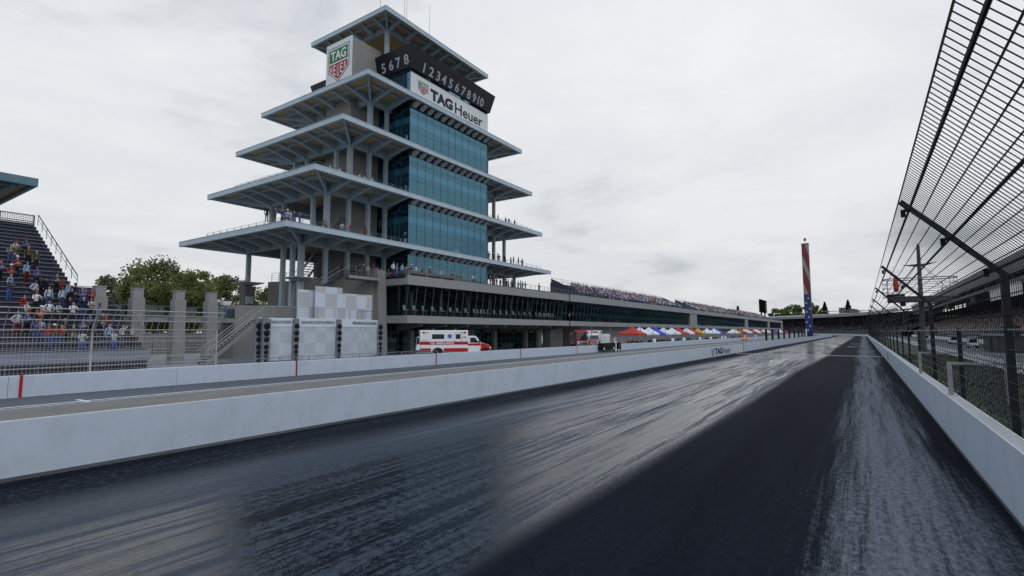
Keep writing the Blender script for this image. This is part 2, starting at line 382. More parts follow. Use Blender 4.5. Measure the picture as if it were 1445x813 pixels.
def text_mesh(txt, bold=0., extrude=.01, shear=0.):
    cu = bpy.data.curves.new('lettering', 'FONT'); cu.body = txt; cu.offset = bold; cu.extrude = extrude; cu.shear = shear; cu.resolution_u = 3
    cu.align_x = 'CENTER'
    ob = bpy.data.objects.new('lettering', cu); COL.objects.link(ob)
    dg = bpy.context.evaluated_depsgraph_get(); dg.update()
    me = bpy.data.meshes.new_from_object(ob.evaluated_get(dg))
    bpy.data.objects.remove(ob); bpy.data.curves.remove(cu)
    vs = np.array([v.co[:] for v in me.vertices]); fs = [tuple(p.vertices) for p in me.polygons]
    bpy.data.meshes.remove(me)
    return vs, fs
def add_text(mb, txt, origin, right, up, w=None, h=1., bold=0., depth=.02, warp=None, shear=0.):
    """lettering fitted in a box centred on origin, standing `depth` proud along right x up"""
    vs, fs = text_mesh(txt, bold, .5, shear)
    lo, hi = vs.min(0), vs.max(0); size = hi - lo
    u = (vs - (lo + hi) / 2)
    sy = h / size[1]; sx = (w / size[0]) if w else sy
    R_, U_ = Vector(right).normalized(), Vector(up).normalized(); Nn = R_.cross(U_); O = Vector(origin)
    P = []
    for a in u:
        x, y = a[0] * sx, a[1] * sy
        if warp: x, y = warp(x, y)
        P.append(O + R_ * x + U_ * y + Nn * ((a[2] / max(size[2], 1e-6) + .5) * depth))
    mb.raw(P, fs); return mb

def emblem(mb_parent, name, O, right, up, w, h, parent):
    """green over red shield with two words"""
    R_, U_ = Vector(right).normalized(), Vector(up).normalized(); Nn = R_.cross(U_); O = Vector(O)
    P = lambda x, y, d: O + R_ * (x * w) + U_ * (y * h) + Nn * d
    def shield(k, d, y0=None, y1=None):
        a, t, sh, b = .5 * k, .5 * k, -.16 * k, -.5 * k
        if y0 is not None:  # top band
            return [P(-a, y0, d), P(a, y0, d), P(a, y1, d), P(-a, y1, d)]
        return [P(-a, t, d), P(-a, sh, d), P(0, b, d), P(a, sh, d), P(a, t, d)]
    mb = MB(M['ink']); mb.prism(shield(1., 0.01), Nn * .01)
    mb.use(M['white']); mb.prism(shield(.95, .021), Nn * .01)
    mb.use(M['red']); k = .88
    mb.prism([P(-.5 * k, .03, .032), P(-.5 * k, -.16 * k, .032), P(0, -.5 * k, .032), P(.5 * k, -.16 * k, .032), P(.5 * k, .03, .032)], Nn * .01)
    mb.use(M['green']); mb.prism([P(-.5 * k, .07, .032), P(.5 * k, .07, .032), P(.5 * k, .5 * k, .032), P(-.5 * k, .5 * k, .032)], Nn * .01)
    e = mb.build(name, parent)
    t = MB(M['white'])
    add_text(t, 'TAG', P(0, .255, .045), right, up, w * .72, h * .27, .02, .01)
    def wp(x, y):
        q = 1 - abs(x) / (w * .5) * .55
        return x, (y - h * .1) * (1. if y > 0 else q * 1.0) + h * .1
    # lower word: letters lengthen towards the centre like the shield's point
    for i, (ch, hh) in enumerate(zip('HEUER', (.20, .27, .34, .27, .20))):
        x = (i - 2) * .165
        add_text(t, ch, P(x, -.02 - hh / 2, .045), right, up, w * .105, h * hh, .0, .01)
    t.build('lettering', e)
    return e

# ------------------------------------------------------------------ camera (solved from the photograph's vanishing points)
cam = bpy.data.cameras.new('camera'); co = bpy.data.objects.new('camera', cam); COL.objects.link(co); S.camera = co
CR = np.array([[0.82867, 0.559737, -0.001078], [0.047905, -0.069002, 0.996466], [-0.557684, 0.825793, 0.083994]])
mw = Matrix(((CR[0][0], CR[1][0], -CR[2][0], 0), (CR[0][1], CR[1][1], -CR[2][1], 0), (CR[0][2], CR[1][2], -CR[2][2], 2.84), (0, 0, 0, 1)))
co.matrix_world = mw
cam.sensor_width = 36.; cam.lens = 36. * 730.28 / 1445.; cam.clip_start = .1; cam.clip_end = 6000
CO = np.array([0, 0, 2.84])
def ray(px, py):
    return CR.T @ np.array([(px - 722.5) / 730.28, (406.5 - py) / 730.28, 1.])
def atX(px, py, X): q = ray(px, py); return CO + q * X / q[0]
def atY(px, py, Y): q = ray(px, py); return CO + q * Y / q[1]
def atD(px, py, D): return CO + ray(px, py) * D
def atZ(px, py, Z): q = ray(px, py); return CO + q * (Z - 2.84) / q[2]

# ------------------------------------------------------------------ light and sky
W = bpy.data.worlds.new('World'); S.world = W; W.use_nodes = True
nt = W.node_tree; nt.nodes.clear(); L = nt.links
SUN_EL, SUN_AZ = rad(52), rad(112)
wo = nt.nodes.new('ShaderNodeOutputWorld'); bg = nt.nodes.new('ShaderNodeBackground')
sky = nt.nodes.new('ShaderNodeTexSky'); sky.sky_type = 'NISHITA'; sky.sun_disc = False; sky.sun_elevation = SUN_EL; sky.sun_rotation = SUN_AZ
sky.air_density = 1.; sky.dust_density = 2.
tc = nt.nodes.new('ShaderNodeTexCoord'); sp = nt.nodes.new('ShaderNodeSeparateXYZ'); L.new(tc.outputs['Generated'], sp.inputs[0])
def wm(op, a, b=None, c=None):
    n = nt.nodes.new('ShaderNodeMath'); n.operation = op
    for i, v in enumerate((a, b, c)):
        if v is None: continue
        if isinstance(v, (int, float)): n.inputs[i].default_value = v
        else: L.new(v, n.inputs[i])
    return n.outputs[0]
zc = wm('ADD', wm('MAXIMUM', sp.outputs['Z'], 0.), .16)
cb = nt.nodes.new('ShaderNodeCombineXYZ'); L.new(wm('DIVIDE', sp.outputs['X'], zc), cb.inputs[0]); L.new(wm('DIVIDE', sp.outputs['Y'], zc), cb.inputs[1])
def wn(scale, det, ro, dist=0., off=0.):
    n = nt.nodes.new('ShaderNodeTexNoise'); n.inputs['Scale'].default_value = scale; n.inputs['Detail'].default_value = det; n.inputs['Roughness'].default_value = ro; n.inputs['Distortion'].default_value = dist
    mp = nt.nodes.new('ShaderNodeMapping'); mp.inputs['Location'].default_value = (off, off * .7, 0); L.new(cb.outputs[0], mp.inputs[0]); L.new(mp.outputs[0], n.inputs['Vector'])
    return n.outputs['Fac']
c1 = wn(.75, 9., .58, .5, 2.3); c2 = wn(2.1, 8., .6, .3, 7.1)
den = wm('ADD', wm('MULTIPLY', c1, .72), wm('MULTIPLY', c2, .28))
rp = nt.nodes.new('ShaderNodeValToRGB'); L.new(den, rp.inputs[0]); e = rp.color_ramp.elements
e[0].position = .33; e[0].color = (.56, .60, .65, 1); e[1].position = .60; e[1].color = (.93, .935, .945, 1)
q = rp.color_ramp.elements.new(.455); q.color = (.825, .842, .87, 1)
# overcast layer: brightest overhead behind the tower, greyer low down
hz = nt.nodes.new('ShaderNodeMapRange'); L.new(sp.outputs['Z'], hz.inputs['Value']); hz.inputs['From Min'].default_value = -.02; hz.inputs['From Max'].default_value = .40
hz.inputs['To Min'].default_value = .84; hz.inputs['To Max'].default_value = 1.0
scl = nt.nodes.new('ShaderNodeVectorMath'); scl.operation = 'SCALE'; L.new(rp.outputs[0], scl.inputs[0]); L.new(hz.outputs[0], scl.inputs['Scale'])
# blue tint added at the zenith, above the frame, to cool the ambient light
zb_ = nt.nodes.new('ShaderNodeMapRange'); zb_.interpolation_type = 'SMOOTHSTEP'; L.new(sp.outputs['Z'], zb_.inputs['Value']); zb_.inputs['From Min'].default_value = .52; zb_.inputs['From Max'].default_value = .85
zm = nt.nodes.new('ShaderNodeMix'); zm.data_type = 'RGBA'; L.new(zb_.outputs[0], zm.inputs[0]); zm.inputs[6].default_value = (1, 1, 1, 1); zm.inputs[7].default_value = (.66, .90, 1.22, 1)
zt_ = nt.nodes.new('ShaderNodeVectorMath'); zt_.operation = 'MULTIPLY'; L.new(scl.outputs[0], zt_.inputs[0]); L.new(zm.outputs[2], zt_.inputs[1]); scl = zt_
sk = nt.nodes.new('ShaderNodeVectorMath'); sk.operation = 'SCALE'; L.new(sky.outputs[0], sk.inputs[0]); sk.inputs['Scale'].default_value = .1
mx = nt.nodes.new('ShaderNodeMix'); mx.data_type = 'RGBA'; mx.inputs[0].default_value = .93; L.new(sk.outputs[0], mx.inputs[6]); L.new(scl.outputs[0], mx.inputs[7])
tenx = nt.nodes.new('ShaderNodeVectorMath'); tenx.operation = 'SCALE'; L.new(mx.outputs[2], tenx.inputs[0]); tenx.inputs['Scale'].default_value = 10.
L.new(tenx.outputs[0], bg.inputs[0]); bg.inputs[1].default_value = .1
L.new(bg.outputs[0], wo.inputs[0])
sl = bpy.data.lights.new('sun', 'SUN'); so = bpy.data.objects.new('sun', sl); COL.objects.link(so)
sl.energy = .7; sl.angle = rad(30); sl.color = (1., .97, .93)
sd = Vector((math.sin(SUN_AZ) * math.cos(SUN_EL), math.cos(SUN_AZ) * math.cos(SUN_EL), math.sin(SUN_EL)))
so.rotation_euler = (-sd).to_track_quat('-Z', 'Y').to_euler()
S.view_settings.view_transform = 'Standard'; S.view_settings.look = 'None'; S.view_settings.exposure = 0.; S.view_settings.gamma = 1.; S.view_settings.use_curve_mapping = False
S.cycles.max_bounces = 6; S.cycles.transparent_max_bounces = 16; S.cycles.glossy_bounces = 3; S.cycles.diffuse_bounces = 3

# ================================================================== SETTING
def sheet(name, m, x0, x1, y0, y1, z, nx=1, ny=1):
    b = MB(m)
    for i in range(nx):
        for j in range(ny):
            xa, xb = x0 + (x1 - x0) * i / nx, x0 + (x1 - x0) * (i + 1) / nx; ya, yb = y0 + (y1 - y0) * j / ny, y0 + (y1 - y0) * (j + 1) / ny
            b.poly([(xa, ya, z), (xb, ya, z), (xb, yb, z), (xa, yb, z)])
    return struct(b, name)
XL, XLB, XP, XPB, XR, XRB = -13.63, -15.74, -30.64, -31.15, 1.77, 2.03
HL, HP, HR = 1.146, .935, 1.135
YS, RAD = 330., 260.; AC = (XR - RAD, YS)
def arc(r, a): return (AC[0] + r * math.cos(a), AC[1] + r * math.sin(a))
sheet('ground', M['ground'], -1800, 1800, -400, 3500, -.04)
b = MB(M['track']); b.poly([(XL, -40, 0), (XR, -40, 0), (XR, YS, 0), (XL, YS, 0)])
for i in range(24):
    a0, a1 = i * rad(90) / 24, (i + 1) * rad(90) / 24
    p = [arc(RAD - 15.4, a0), arc(RAD, a0), arc(RAD, a1), arc(RAD - 15.4, a1)]; b.poly([(x, y, 0) for x, y in p])
struct(b, 'race_track')
sheet('pit_lane', M['pitlane'], XP, XLB, -40, YS, 0.)
sheet('plaza', M['plaza'], -170, XPB, -60, 460, 0.)
b = MB(M['lawn']); b.poly([(XRB, -40, .0), (8.6, -40, .0), (8.6, YS, .0), (XRB, YS, .0)])
for i in range(24):
    a0, a1 = i * rad(90) / 24, (i + 1) * rad(90) / 24
    b.poly([(x, y, 0.) for x, y in [arc(RAD + .26, a0), arc(RAD + 10, a0), arc(RAD + 10, a1), arc(RAD + .26, a1)]])
struct(b, 'lawn')
sheet('apron', M['plaza'], 8.6, 11.5, -40, YS + 20, 0.)
sheet('service_road', M['service'], 11.5, 21.0, -40, YS + 20, 0.)
sheet('infield_lawn', M['lawn'], -240, -16, YS, YS + 160, -.012)
# finish line of pale bricks, painted pit lane lines, grid marks
sheet('finish_line', M['brick'], XL + .02, XR - .02, 71.1, 72.2, .004)
b = MB(M['line']); b.box(-26.95, -26.75, -40, YS, .002, .006); b.box(-27.6, -25.9, 8.0, 8.18, .007, .009)
for y in (49.5, 91., 132.5): b.box(-27.6, -25.9, y, y + .18, .007, .009)
struct(b, 'pit_lane_marking')
b = MB(M['line'])
for (px, py) in ((1180, 489.5), (1203, 489.5), (1184, 485.5), (1206, 485.6)):
    p = atZ(px, py, 0); b.box(p[0] - .7, p[0] + .7, p[1] - .6, p[1] + .6, .002, .005)
struct(b, 'track_marking')
# grass blades on the verge
gb = MB(M['grassblade'])
for i in range(9000):
    y = 10 + 70 * random.random() ** 1.6; x = 2.3 + 6.2 * random.random(); h = .06 + .10 * random.random(); a = random.random() * 6.28; w = .012 + y * .0004
    dx, dy = math.cos(a) * w, math.sin(a) * w; lx, ly = (random.random() - .5) * .08, (random.random() - .5) * .08
    gb.poly([(x - dx, y - dy, 0), (x + dx, y + dy, 0), (x + lx, y + ly, h)])
tag(gb.build('grass'), 'short dark green grass on the verge behind the catch fence', 'grass', kind='stuff')

# ================================================================== WALLS
def wall_run(mb, x_face, x_back, y0, y1, h, face_sign, step=None, gap=.02, facem='wallwhite', topm='walltop', edge=.05):
    """concrete barrier: painted faces, bare top with painted edges, expansion joints"""
    step = step or (y1 - y0); y = y0
    while y < y1 - .01:
        ye = min(y + step, y1); a, c = min(x_face, x_back), max(x_face, x_back)
        mb.use(M[facem]); mb.box(a, c, y + gap / 2, ye - gap / 2, -.03, h - .02)
        mb.use(M[topm]); mb.box(a + edge, c - edge, y + gap / 2, ye - gap / 2, h - .02, h)
        mb.use(M['walledge']); mb.box(a + .002, a + edge - .001, y + gap / 2, ye - gap / 2, h - .019, h + .002); mb.box(c - edge + .001, c - .002, y + gap / 2, ye - gap / 2, h - .019, h + .002)
        y = ye
t = thing('pit_wall', 'long white wall with a wide bare concrete top beside the race track', 'wall', (XL, 20, 0))
mb = MB(); wall_run(mb, XL, XLB, -40, 72.3, HL, 1, gap=.0); mb.build('wall_section', t)
mb = MB(); wall_run(mb, XL, XLB, 77.7, YS, HL, 1, gap=.0); mb.build('wall_section', t)
mb = MB(M['wallscuff']); mb.box(XL + .001, XL + .012, -40, 72.2, .0, .075); mb.box(XL + .001, XL + .012, 77.8, YS, .0, .075); mb.build('tyre_mark', t)
mb = MB(M['white']); mb.box(XL - .55, XL - .25, 72.34, 77.66, .0, HL - .25); mb.use(M['galv'])
for y in (72.5, 74.1, 75.8, 77.5): mb.box(XL - .24, XL - .18, y - .04, y + .04, .0, HL)
mb.build('gate_panel', t)
mb = MB(M['ink']); OY = (58.9 + 68.2) / 2
add_text(mb, 'TAG', (XL + .002, 62.05, .62), (0, 1, 0), (0, 0, 1), 3.6, .72, .05, .012); add_text(mb, 'Heuer', (XL + .002, 66.1, .60), (0, 1, 0), (0, 0, 1), 4.1, .70, .0, .012)
mb.build('lettering', t)
emblem(None, 'emblem', (XL + .002, 59.3, .58), (0, 1, 0), (0, 0, 1), 1.25, .86, t)

t = thing('pit_road_wall', 'low white wall with thin red stripes between the pit lane and the plaza', 'wall', (XP, 20, 0))
mb = MB(); wall_run(mb, XP, XPB, -40, 330, HP, 1, 6.65, .015, edge=.03, topm='wallwhite'); mb.build('wall_section', t)
for i in range(-1, 6):
    y = 6.96 + 13.35 * i; mb = MB(M['markred']); mb.box(XP + .001, XP + .03, y - .055, y + .055, .0, HP + .01); mb.box(XP - .2, XP + .03, y - .055, y + .055, HP + .012, HP + .04)
    mb.build('red_stripe', t, bevel=.015)

t = thing('outer_wall', 'white wall of the race track under the black catch fence', 'wall', (XR, 20, 0))
mb = MB(); wall_run(mb, XR, XRB, -40, YS, HR, -1, 6.6, .012, edge=.02, topm='topgrey'); 
mb.build('wall_section', t)
mb = MB(M['wallwhite'])
for i in range(30):
    a0, a1 = i * rad(90) / 30, (i + 1) * rad(90) / 30; p = [arc(RAD, a0), arc(RAD + .26, a0), arc(RAD + .26, a1), arc(RAD, a1)]
    mb.prism([(x, y, -.03) for x, y in p], (0, 0, HR + .03))
mb.build('curved_section', t)
mb = MB(M['wallscuff']); mb.box(XR - .010, XR - .001, -40, YS, .0, .06); mb.build('tyre_mark', t)
mb = MB(M['standdark']); mb.box(XR - .008, XR - .002, 57.2, 58.6, .22, .92); mb.build('faded_mark', t)

# ================================================================== CATCH FENCE (track side)
FX, ZB, TX, TZ = 2.3, 3.92, .83, 5.52
t = thing('catch_fence', 'tall black wire catch fence leaning over the track along the outer wall', 'fence', (FX, 13.4, 0))
def arm(z):  # point of the arm at parameter 0..1
    return (FX + (TX - FX) * z, ZB + (TZ - ZB) * z)
YF0, YF1 = -6., 326.
posts = [13.5 + 13.15 * k for k in range(-1, 24)]
for y in posts:
    p = MB(M['fence']); p.box(FX - .06, FX + .06, y - .06, y + .06, 0, ZB + .03)
    p.box(FX + .09, FX + .16, y - .05, y + .05, 2.75, 2.95)
    po = p.build('post', t)
    p = MB(M['fence']); ax, az = arm(1.03); p.beam((FX + .03, y, ZB - .02), (ax, y, az), .085, .095)
    for q in (.12, .54, .96):
        x_, z_ = arm(q); p.box(x_ - .10, x_ - .02, y + .09, y + .17, z_ - .20, z_ - .05); p.box(x_ - .05, x_ + .05, y - .12, y + .12, z_ - .10, z_ - .06)
    p.build('arm', po)
for y in [19.7 + 13.15 * k for k in range(-1, 24)]:
    p = MB(M['fence']); p.box(FX - .05, FX + .05, y - .055, y + .055, 0, 2.92); p.build('short_post', t)
p = MB(M['fence'])
for q in (.10, .52, .94):
    x_, z_ = arm(q); p.tube((x_, YF0, z_ - .07), (x_, YF1, z_ - .07), .026, 6)
p.build('rail', t)
p = MB(M['rail']); p.tube((FX - .02, YF0, 2.86), (FX - .02, YF1, 2.86), .024, 6); p.build('top_rail', t)
p = MB(M['fence'])
for q in (1.06, .83, .72, .61, .43, .36, .26, .18, .03):
    x_, z_ = arm(q); p.tube((x_, YF0, z_ - .10), (x_, YF1, z_ - .10), .012, 4, caps=False)
for z in (1.35, 1.62, 1.9, 2.2, 2.5, 3.15, 3.5, 3.8):
    p.tube((FX - .10, YF0, z), (FX - .10, YF1, z), .011, 4, caps=False)
p.build('cable', t)
p = MB(M['wire'])
y = 1.5
while y < 70:
    r = max(.0024, .0075 * (1 - max(0., y - 12.) / 16.))
    st = .148 * (1 + max(0., y - 14.) / 4.)
    x_, z_ = arm(1.06)
    p.tube((FX - .09, y, ZB - .04), (x_, y, z_ - .09), r, 3, caps=False)
    if 6 < y < 30: p.tube((FX - .115, y, 1.15), (FX - .115, y, ZB - .04), .0055, 3, caps=False)
    y += st
tag(p.build('wire_mesh', t), kind=None)
# chain link gates standing out from the wall
def chain_gate(yg, h, label):
    g = thing('chain_link_gate', label, 'gate', (2.0, yg, 0), 0, 'chain link gates behind the outer wall')
    f = MB(M['galv']); f.box(1.83, 1.93, yg - .05, yg + .05, HR, HR + h); f.box(1.83, 7.0, yg - .035, yg + .035, HR + h, HR + h + .06); f.box(6.9, 7., yg - .05, yg + .05, 0, HR + h); f.box(4.4, 4.46, yg - .03, yg + .03, 0, HR + h)
    f.build('frame', g)
    w = MB(M['wire'])
    H = HR + h
    n = int(5.0 / .16)
    for i in range(-12, n):
        for s in (1, -1):
            xa = 1.98 + i * .16; xb = xa + H; za, zb = (0., H) if s > 0 else (H, 0.)
            # clip to the frame
            lo, hi = max(xa, 2.06), min(xb, 6.9)
            if hi - lo < .05: continue
            f0, f1 = (lo - xa) / (xb - xa), (hi - xa) / (xb - xa)
            w.tube((lo, yg + .01 * s, za + (zb - za) * f0), (hi, yg + .01 * s, za + (zb - za) * f1), .006, 3, caps=False)
    w.build('mesh', g)
chain_gate(18.2, .82, 'galvanised gate of chain link standing closest to the camera behind the outer wall')
chain_gate(27.0, .80, 'galvanised gate of chain link behind the outer wall, smaller of the two to the eye')

# ================================================================== OLD CATCH FENCE in front of the bleachers
t = thing('curved_fence', 'grey steel mesh fence with curved top in front of the bleachers', 'fence', (-31.3, 8, 0))
LX = -31.35
prof = [(LX, HP - .1), (LX, 2.85), (LX + .12, 3.15), (LX + .45, 3.62), (LX + .72, 3.92)]
for y in (-8., -4.5, -1., 2.5, 6., 9.6, 15.55):
    p = MB(M['fencegrey']); p.path([(x, y, z) for x, z in prof], .045, 6); p.build('post', t)
p = MB(M['fencegrey'])
for z in (1.2, 1.55, 1.95, 2.35, 2.6): p.tube((LX, -8, z), (LX, 15.55, z), .020, 4)
for x, z in ((LX + .04, 2.95), (LX + .28, 3.4), (LX + .5, 3.68), (LX + .72, 3.92)): p.tube((x, -8, z), (x, 15.55, z), .026, 4)
p.build('rail', t)
p = MB(M['fencegrey']); y = -8.
while y < 15.5:
    p.path([(x + .02, y, z) for x, z in prof[:2]], .008, 3); y += .14
y = -8.
while y < 15.5:
    p.path([(x + .02, y + .0, z) for x, z in prof[1:]], .014, 3); y += .30
for z in np.arange(1.0, 2.85, .16): p.tube((LX + .02, -8, z), (LX + .02, 15.5, z), .006, 3, caps=False)
p.build('wire_mesh', t)
# crowd barriers along the plaza edge
def crowd_barrier():
    g = thing('crowd_barrier', 'x', 'barrier', (0, 0, 0), 0, 'steel crowd barriers along the plaza edge')
    f = MB(M['rail']); f.path([(0, -1.1, .12), (0, -1.1, 1.12), (0, 1.1, 1.12), (0, 1.1, .12), (0, -1.1, .12)], .022, 6); f.build('frame', g)
    w = MB(M['rail'])
    for i in range(1, 16): w.tube((0, -1.1 + i * .1375, .14), (0, -1.1 + i * .1375, 1.1), .010, 4, caps=False)
    w.build('bars', g)
    f = MB(M['rail'])
    for y in (-.9, .9): f.box(-.3, .3, y - .025, y + .025, 0, .04); f.box(-.02, .02, y - .02, y + .02, .04, .12)
    f.build('foot', g)
    return g
cbp = crowd_barrier(); near = ['curved mesh fence', 'concrete stair', 'outermost dark lamp column', 'first caption panel', 'second caption panel', 'third caption panel']
NB = 9
for i in range(NB):
    y = 17.2 + 2.26 * i
    lab = 'steel crowd barrier, ' + ['first beyond the curved mesh fence', 'second beyond the curved mesh fence', 'in front of the concrete stair', 'by the outer dark lamp columns', 'in front of the narrow caption panel', 'in front of the middle caption panel', 'second in front of the middle caption panel', 'in front of the end caption panel', 'last of the row before the ambulance'][i]
    if i == 0: cbp.location = (-33, y, 0); cbp['label'] = lab
    else: copy_thing(cbp, (-33, y, 0), 0, lab)

# ================================================================== TOWER
XF, XBK, YC = -46.70, -69.18, 55.59
CXC = [-51.5, -54.14, -57.2, -60.26, -62.9]          # column lines across the tower
CYC = [34.25, 37.4, 40.5, 43.5, 46.3]                # column lines along it (mirrored about YC)
CYC = CYC + [2 * YC - y for y in CYC[::-1]]
ROOFS = [(26.32, 13.89, XF, XBK), (23.29, 20.45, XF, XBK), (19.93, 27.09, XF, XBK), (16.61, 33.70, XF, XBK), (11.25, 45.67, -49.90, -65.95)]
GY0, GY1, GX, GXB = 47.1, 64.05, -48.0, -54.8
tower = thing('observation_tower', 'tall blue glass tower with five stacked overhanging roofs beside the race track', 'tower', (-57.2, YC, 0))
def hprof(L, dz_edge, dz_in, n=7):
    """haunched cantilever: shallow at the eave, deep and curved at the column line (distance from eave, depth)"""
    return [(L * i / n, dz_edge + (dz_in - dz_edge) * (1 - math.cos(math.pi * (i / n))) / 2 * .55 + (dz_in - dz_edge) * .45 * (i / n) ** 1.3) for i in range(n + 1)]
def roof(k):
    ay, zt, xf, xb = ROOFS[k]; y0, y1 = YC - ay, YC + ay; zs = zt - .30; th = .58; top = k == 4
    xs = [x for x in CXC] if not top else [-52.9, -55.4, -57.9, -60.4, -62.9]
    s = 4.8 if not top else 3.0; sx = 4.8 if not top else 3.0
    ya = y0 + (CYC[k] - (YC - ROOFS[k][0]) if not top else 3.0); yb = 2 * YC - ya
    xa = xs[0]; xz = xs[-1]
    m = MB(M['steelpale']); fw = .34
    m.box(xf - fw, xf, y0, y1, zt - th, zt - .06); m.box(xb, xb + fw, y0, y1, zt - th, zt - .06)
    m.box(xb + fw, xf - fw, y0, y0 + fw, zt - th, zt - .06); m.box(xb + fw, xf - fw, y1 - fw, y1, zt - th, zt - .06)
    m.use(M['steel']); o = .03   # drip edge
    m.box(xb - o, xf + o, y0 - o, y1 + o, zt - .057, zt)
    m.use(M['steel']); m.box(xf - fw * 1.0, xf + .012, y0 - .012, y1 + .012, zt - th - .05, zt - th - .002); m.box(xb - .012, xf - fw * 1.0 - .003, y0 - .012, y0 + fw, zt - th - .05, zt - th - .002)
    r = m.build('roof', tower)
    m = MB(M['soffit']); m.box(xb + fw + .003, xf - fw - .003, y0 + fw + .003, y1 - fw - .003, zs, zt - .065); m.build('soffit', r)
    m = MB(M['steel']); de, di = .26, (1.08 if not top else .9)
    w = .46
    def rib_x(y, x_edge, x_in):     # rib running along X
        sg = 1 if x_edge > x_in else -1; Ln = abs(x_edge - x_in)
        P = [(x_edge - sg * d, y - w / 2, zs - h) for d, h in hprof(Ln, de, di)]
        P = [(x_edge, y - w / 2, zs - .002)] + P + [(x_in, y - w / 2, zs - .002)]
        m.prism(P if sg > 0 else P[::-1], (0, w, 0))
    def rib_y(x, y_edge, y_in):
        sg = 1 if y_edge > y_in else -1; Ln = abs(y_edge - y_in)
        P = [(x - w / 2, y_edge - sg * d, zs - h) for d, h in hprof(Ln, de, di)]
        P = [(x - w / 2, y_edge, zs - .002)] + P + [(x - w / 2, y_in, zs - .002)]
        m.prism(P[::-1] if sg > 0 else P, (w, 0, 0))
    ylist = ([y for y in CYC if ya - .01 <= y <= yb + .01] if not top else [ya, ya + 3.2, ya + 6.4, YC, yb - 6.4, yb - 3.2, yb])
    if not top:   # centre bays
        ylist = [y for y in ylist]
        for y in ylist:
            if y < GY0 - .3 or y > GY1 + .3: rib_x(y, xf - fw - .01, xa + w / 2)
            rib_x(y, xb + fw + .01, xz - w / 2)
    else:
        for y in ylist: rib_x(y, xf - fw - .01, xa + w / 2); rib_x(y, xb + fw + .01, xz - w / 2)
    for x in xs: rib_y(x, y0 + fw + .01, ya - w / 2); rib_y(x, y1 - fw - .01, yb + w / 2)
    # column-line ring, intermediate purlin ring
    for y in (ya, yb): m.box(xz + w / 2 + .002, xa - w / 2 - .002, y - w / 2 + .004, y + w / 2 - .004, zs - di - .001, zs - .003)
    for x in (xa, xz):
        if x == xa and not top:
            m.box(x - w / 2 + .004, x + w / 2 - .004, ya + w / 2, GY0 - .1, zs - di - .003, zs - .004); m.box(x - w / 2 + .004, x + w / 2 - .004, GY1 + .1, yb - w / 2, zs - di - .003, zs - .004)
        else: m.box(x - w / 2 + .004, x + w / 2 - .004, ya - w / 2, yb + w / 2, zs - di - .003, zs - .004)
    pq = 1.9 if not top else 1.35
    for y in (y0 + pq, y1 - pq): m.box(xb + pq, xf - pq, y - .12, y + .12, zs - .34, zs - .006)
    for x in (xf - pq, xb + pq):
        if x > GX - 1 and not top:
            m.box(x - .12, x + .12, y0 + pq + .13, GY0 - .2, zs - .342, zs - .005); m.box(x - .12, x + .12, GY1 + .2, y1 - pq - .13, zs - .342, zs - .005)
        else: m.box(x - .12, x + .12, y0 + pq + .13, y1 - pq - .13, zs - .342, zs - .005)
    # corner diagonals
    for cx_, cy_, ix, iy in ((xf, y0, xa, ya), (xb, y0, xz, ya), (xf, y1, xa, yb), (xb, y1, xz, yb)):
        p0 = Vector((cx_ + (fw if cx_ < -58 else -fw), cy_ + (fw if cy_ < YC else -fw), 0)); p1 = Vector((ix, iy, 0)); d = p1 - p0; Ln = d.length; d.normalize(); nrm = Vector((-d.y, d.x, 0)) * .14
        P = [p0 + d * a + Vector((0, 0, zs - h)) - nrm for a, h in hprof(Ln, de, di + .05)]
        P = [p0 + Vector((0, 0, zs - .002)) - nrm] + P + [p1 + Vector((0, 0, zs - .002)) - nrm]
        m.prism(P, nrm * 2)
    m.build('beam', r)
    # corbels over the glass front
    if not top:
        for i in range(12):
            m = MB(M['corbel'])
            y = GY0 + .75 + i * (GY1 - GY0 - 1.5) / 11
            m.prism([(GX + .02, y - .32, zs - .9), (GX + .02, y - .32, zs - .35), (xf - fw - .05, y - .32, zs - .30), (xf - fw - .05, y - .32, zs - .42)], (0, .64, 0))
            m.build('corbel', r)
    return r
roof_objs = [roof(k) for k in range(5)]
# roof railings
for k in range(4):
    ay, zt, xf, xb = ROOFS[k]; y0, y1 = YC - ay, YC + ay; ins = .9
    m = MB(M['rail']); zr = zt + (.62 if k < 2 else .40)
    lines = [((xb + 5.0, y0 + ins), (xf - ins, y0 + ins)), ((xf - ins, y0 + ins), (xf - ins, GY0 - .1)), ((xf - ins, GY1 + .1), (xf - ins, y1 - 2.2))]
    if k >= 2: lines = lines[1:]
    for (ax, ay_), (bx, by_) in lines:
        for dz in (0, -.22, -.44): m.tube((ax, ay_, zr + dz), (bx, by_, zr + dz), .022 if dz == 0 else .012, 5)
        n = max(2, int(math.hypot(bx - ax, by_ - ay_) / 1.5))
        for i in range(n + 1):
            x, y = ax + (bx - ax) * i / n, ay_ + (by_ - ay_) * i / n; m.box(x - .025, x + .025, y - .025, y + .025, zt, zr)
    m.build('railing', tower)
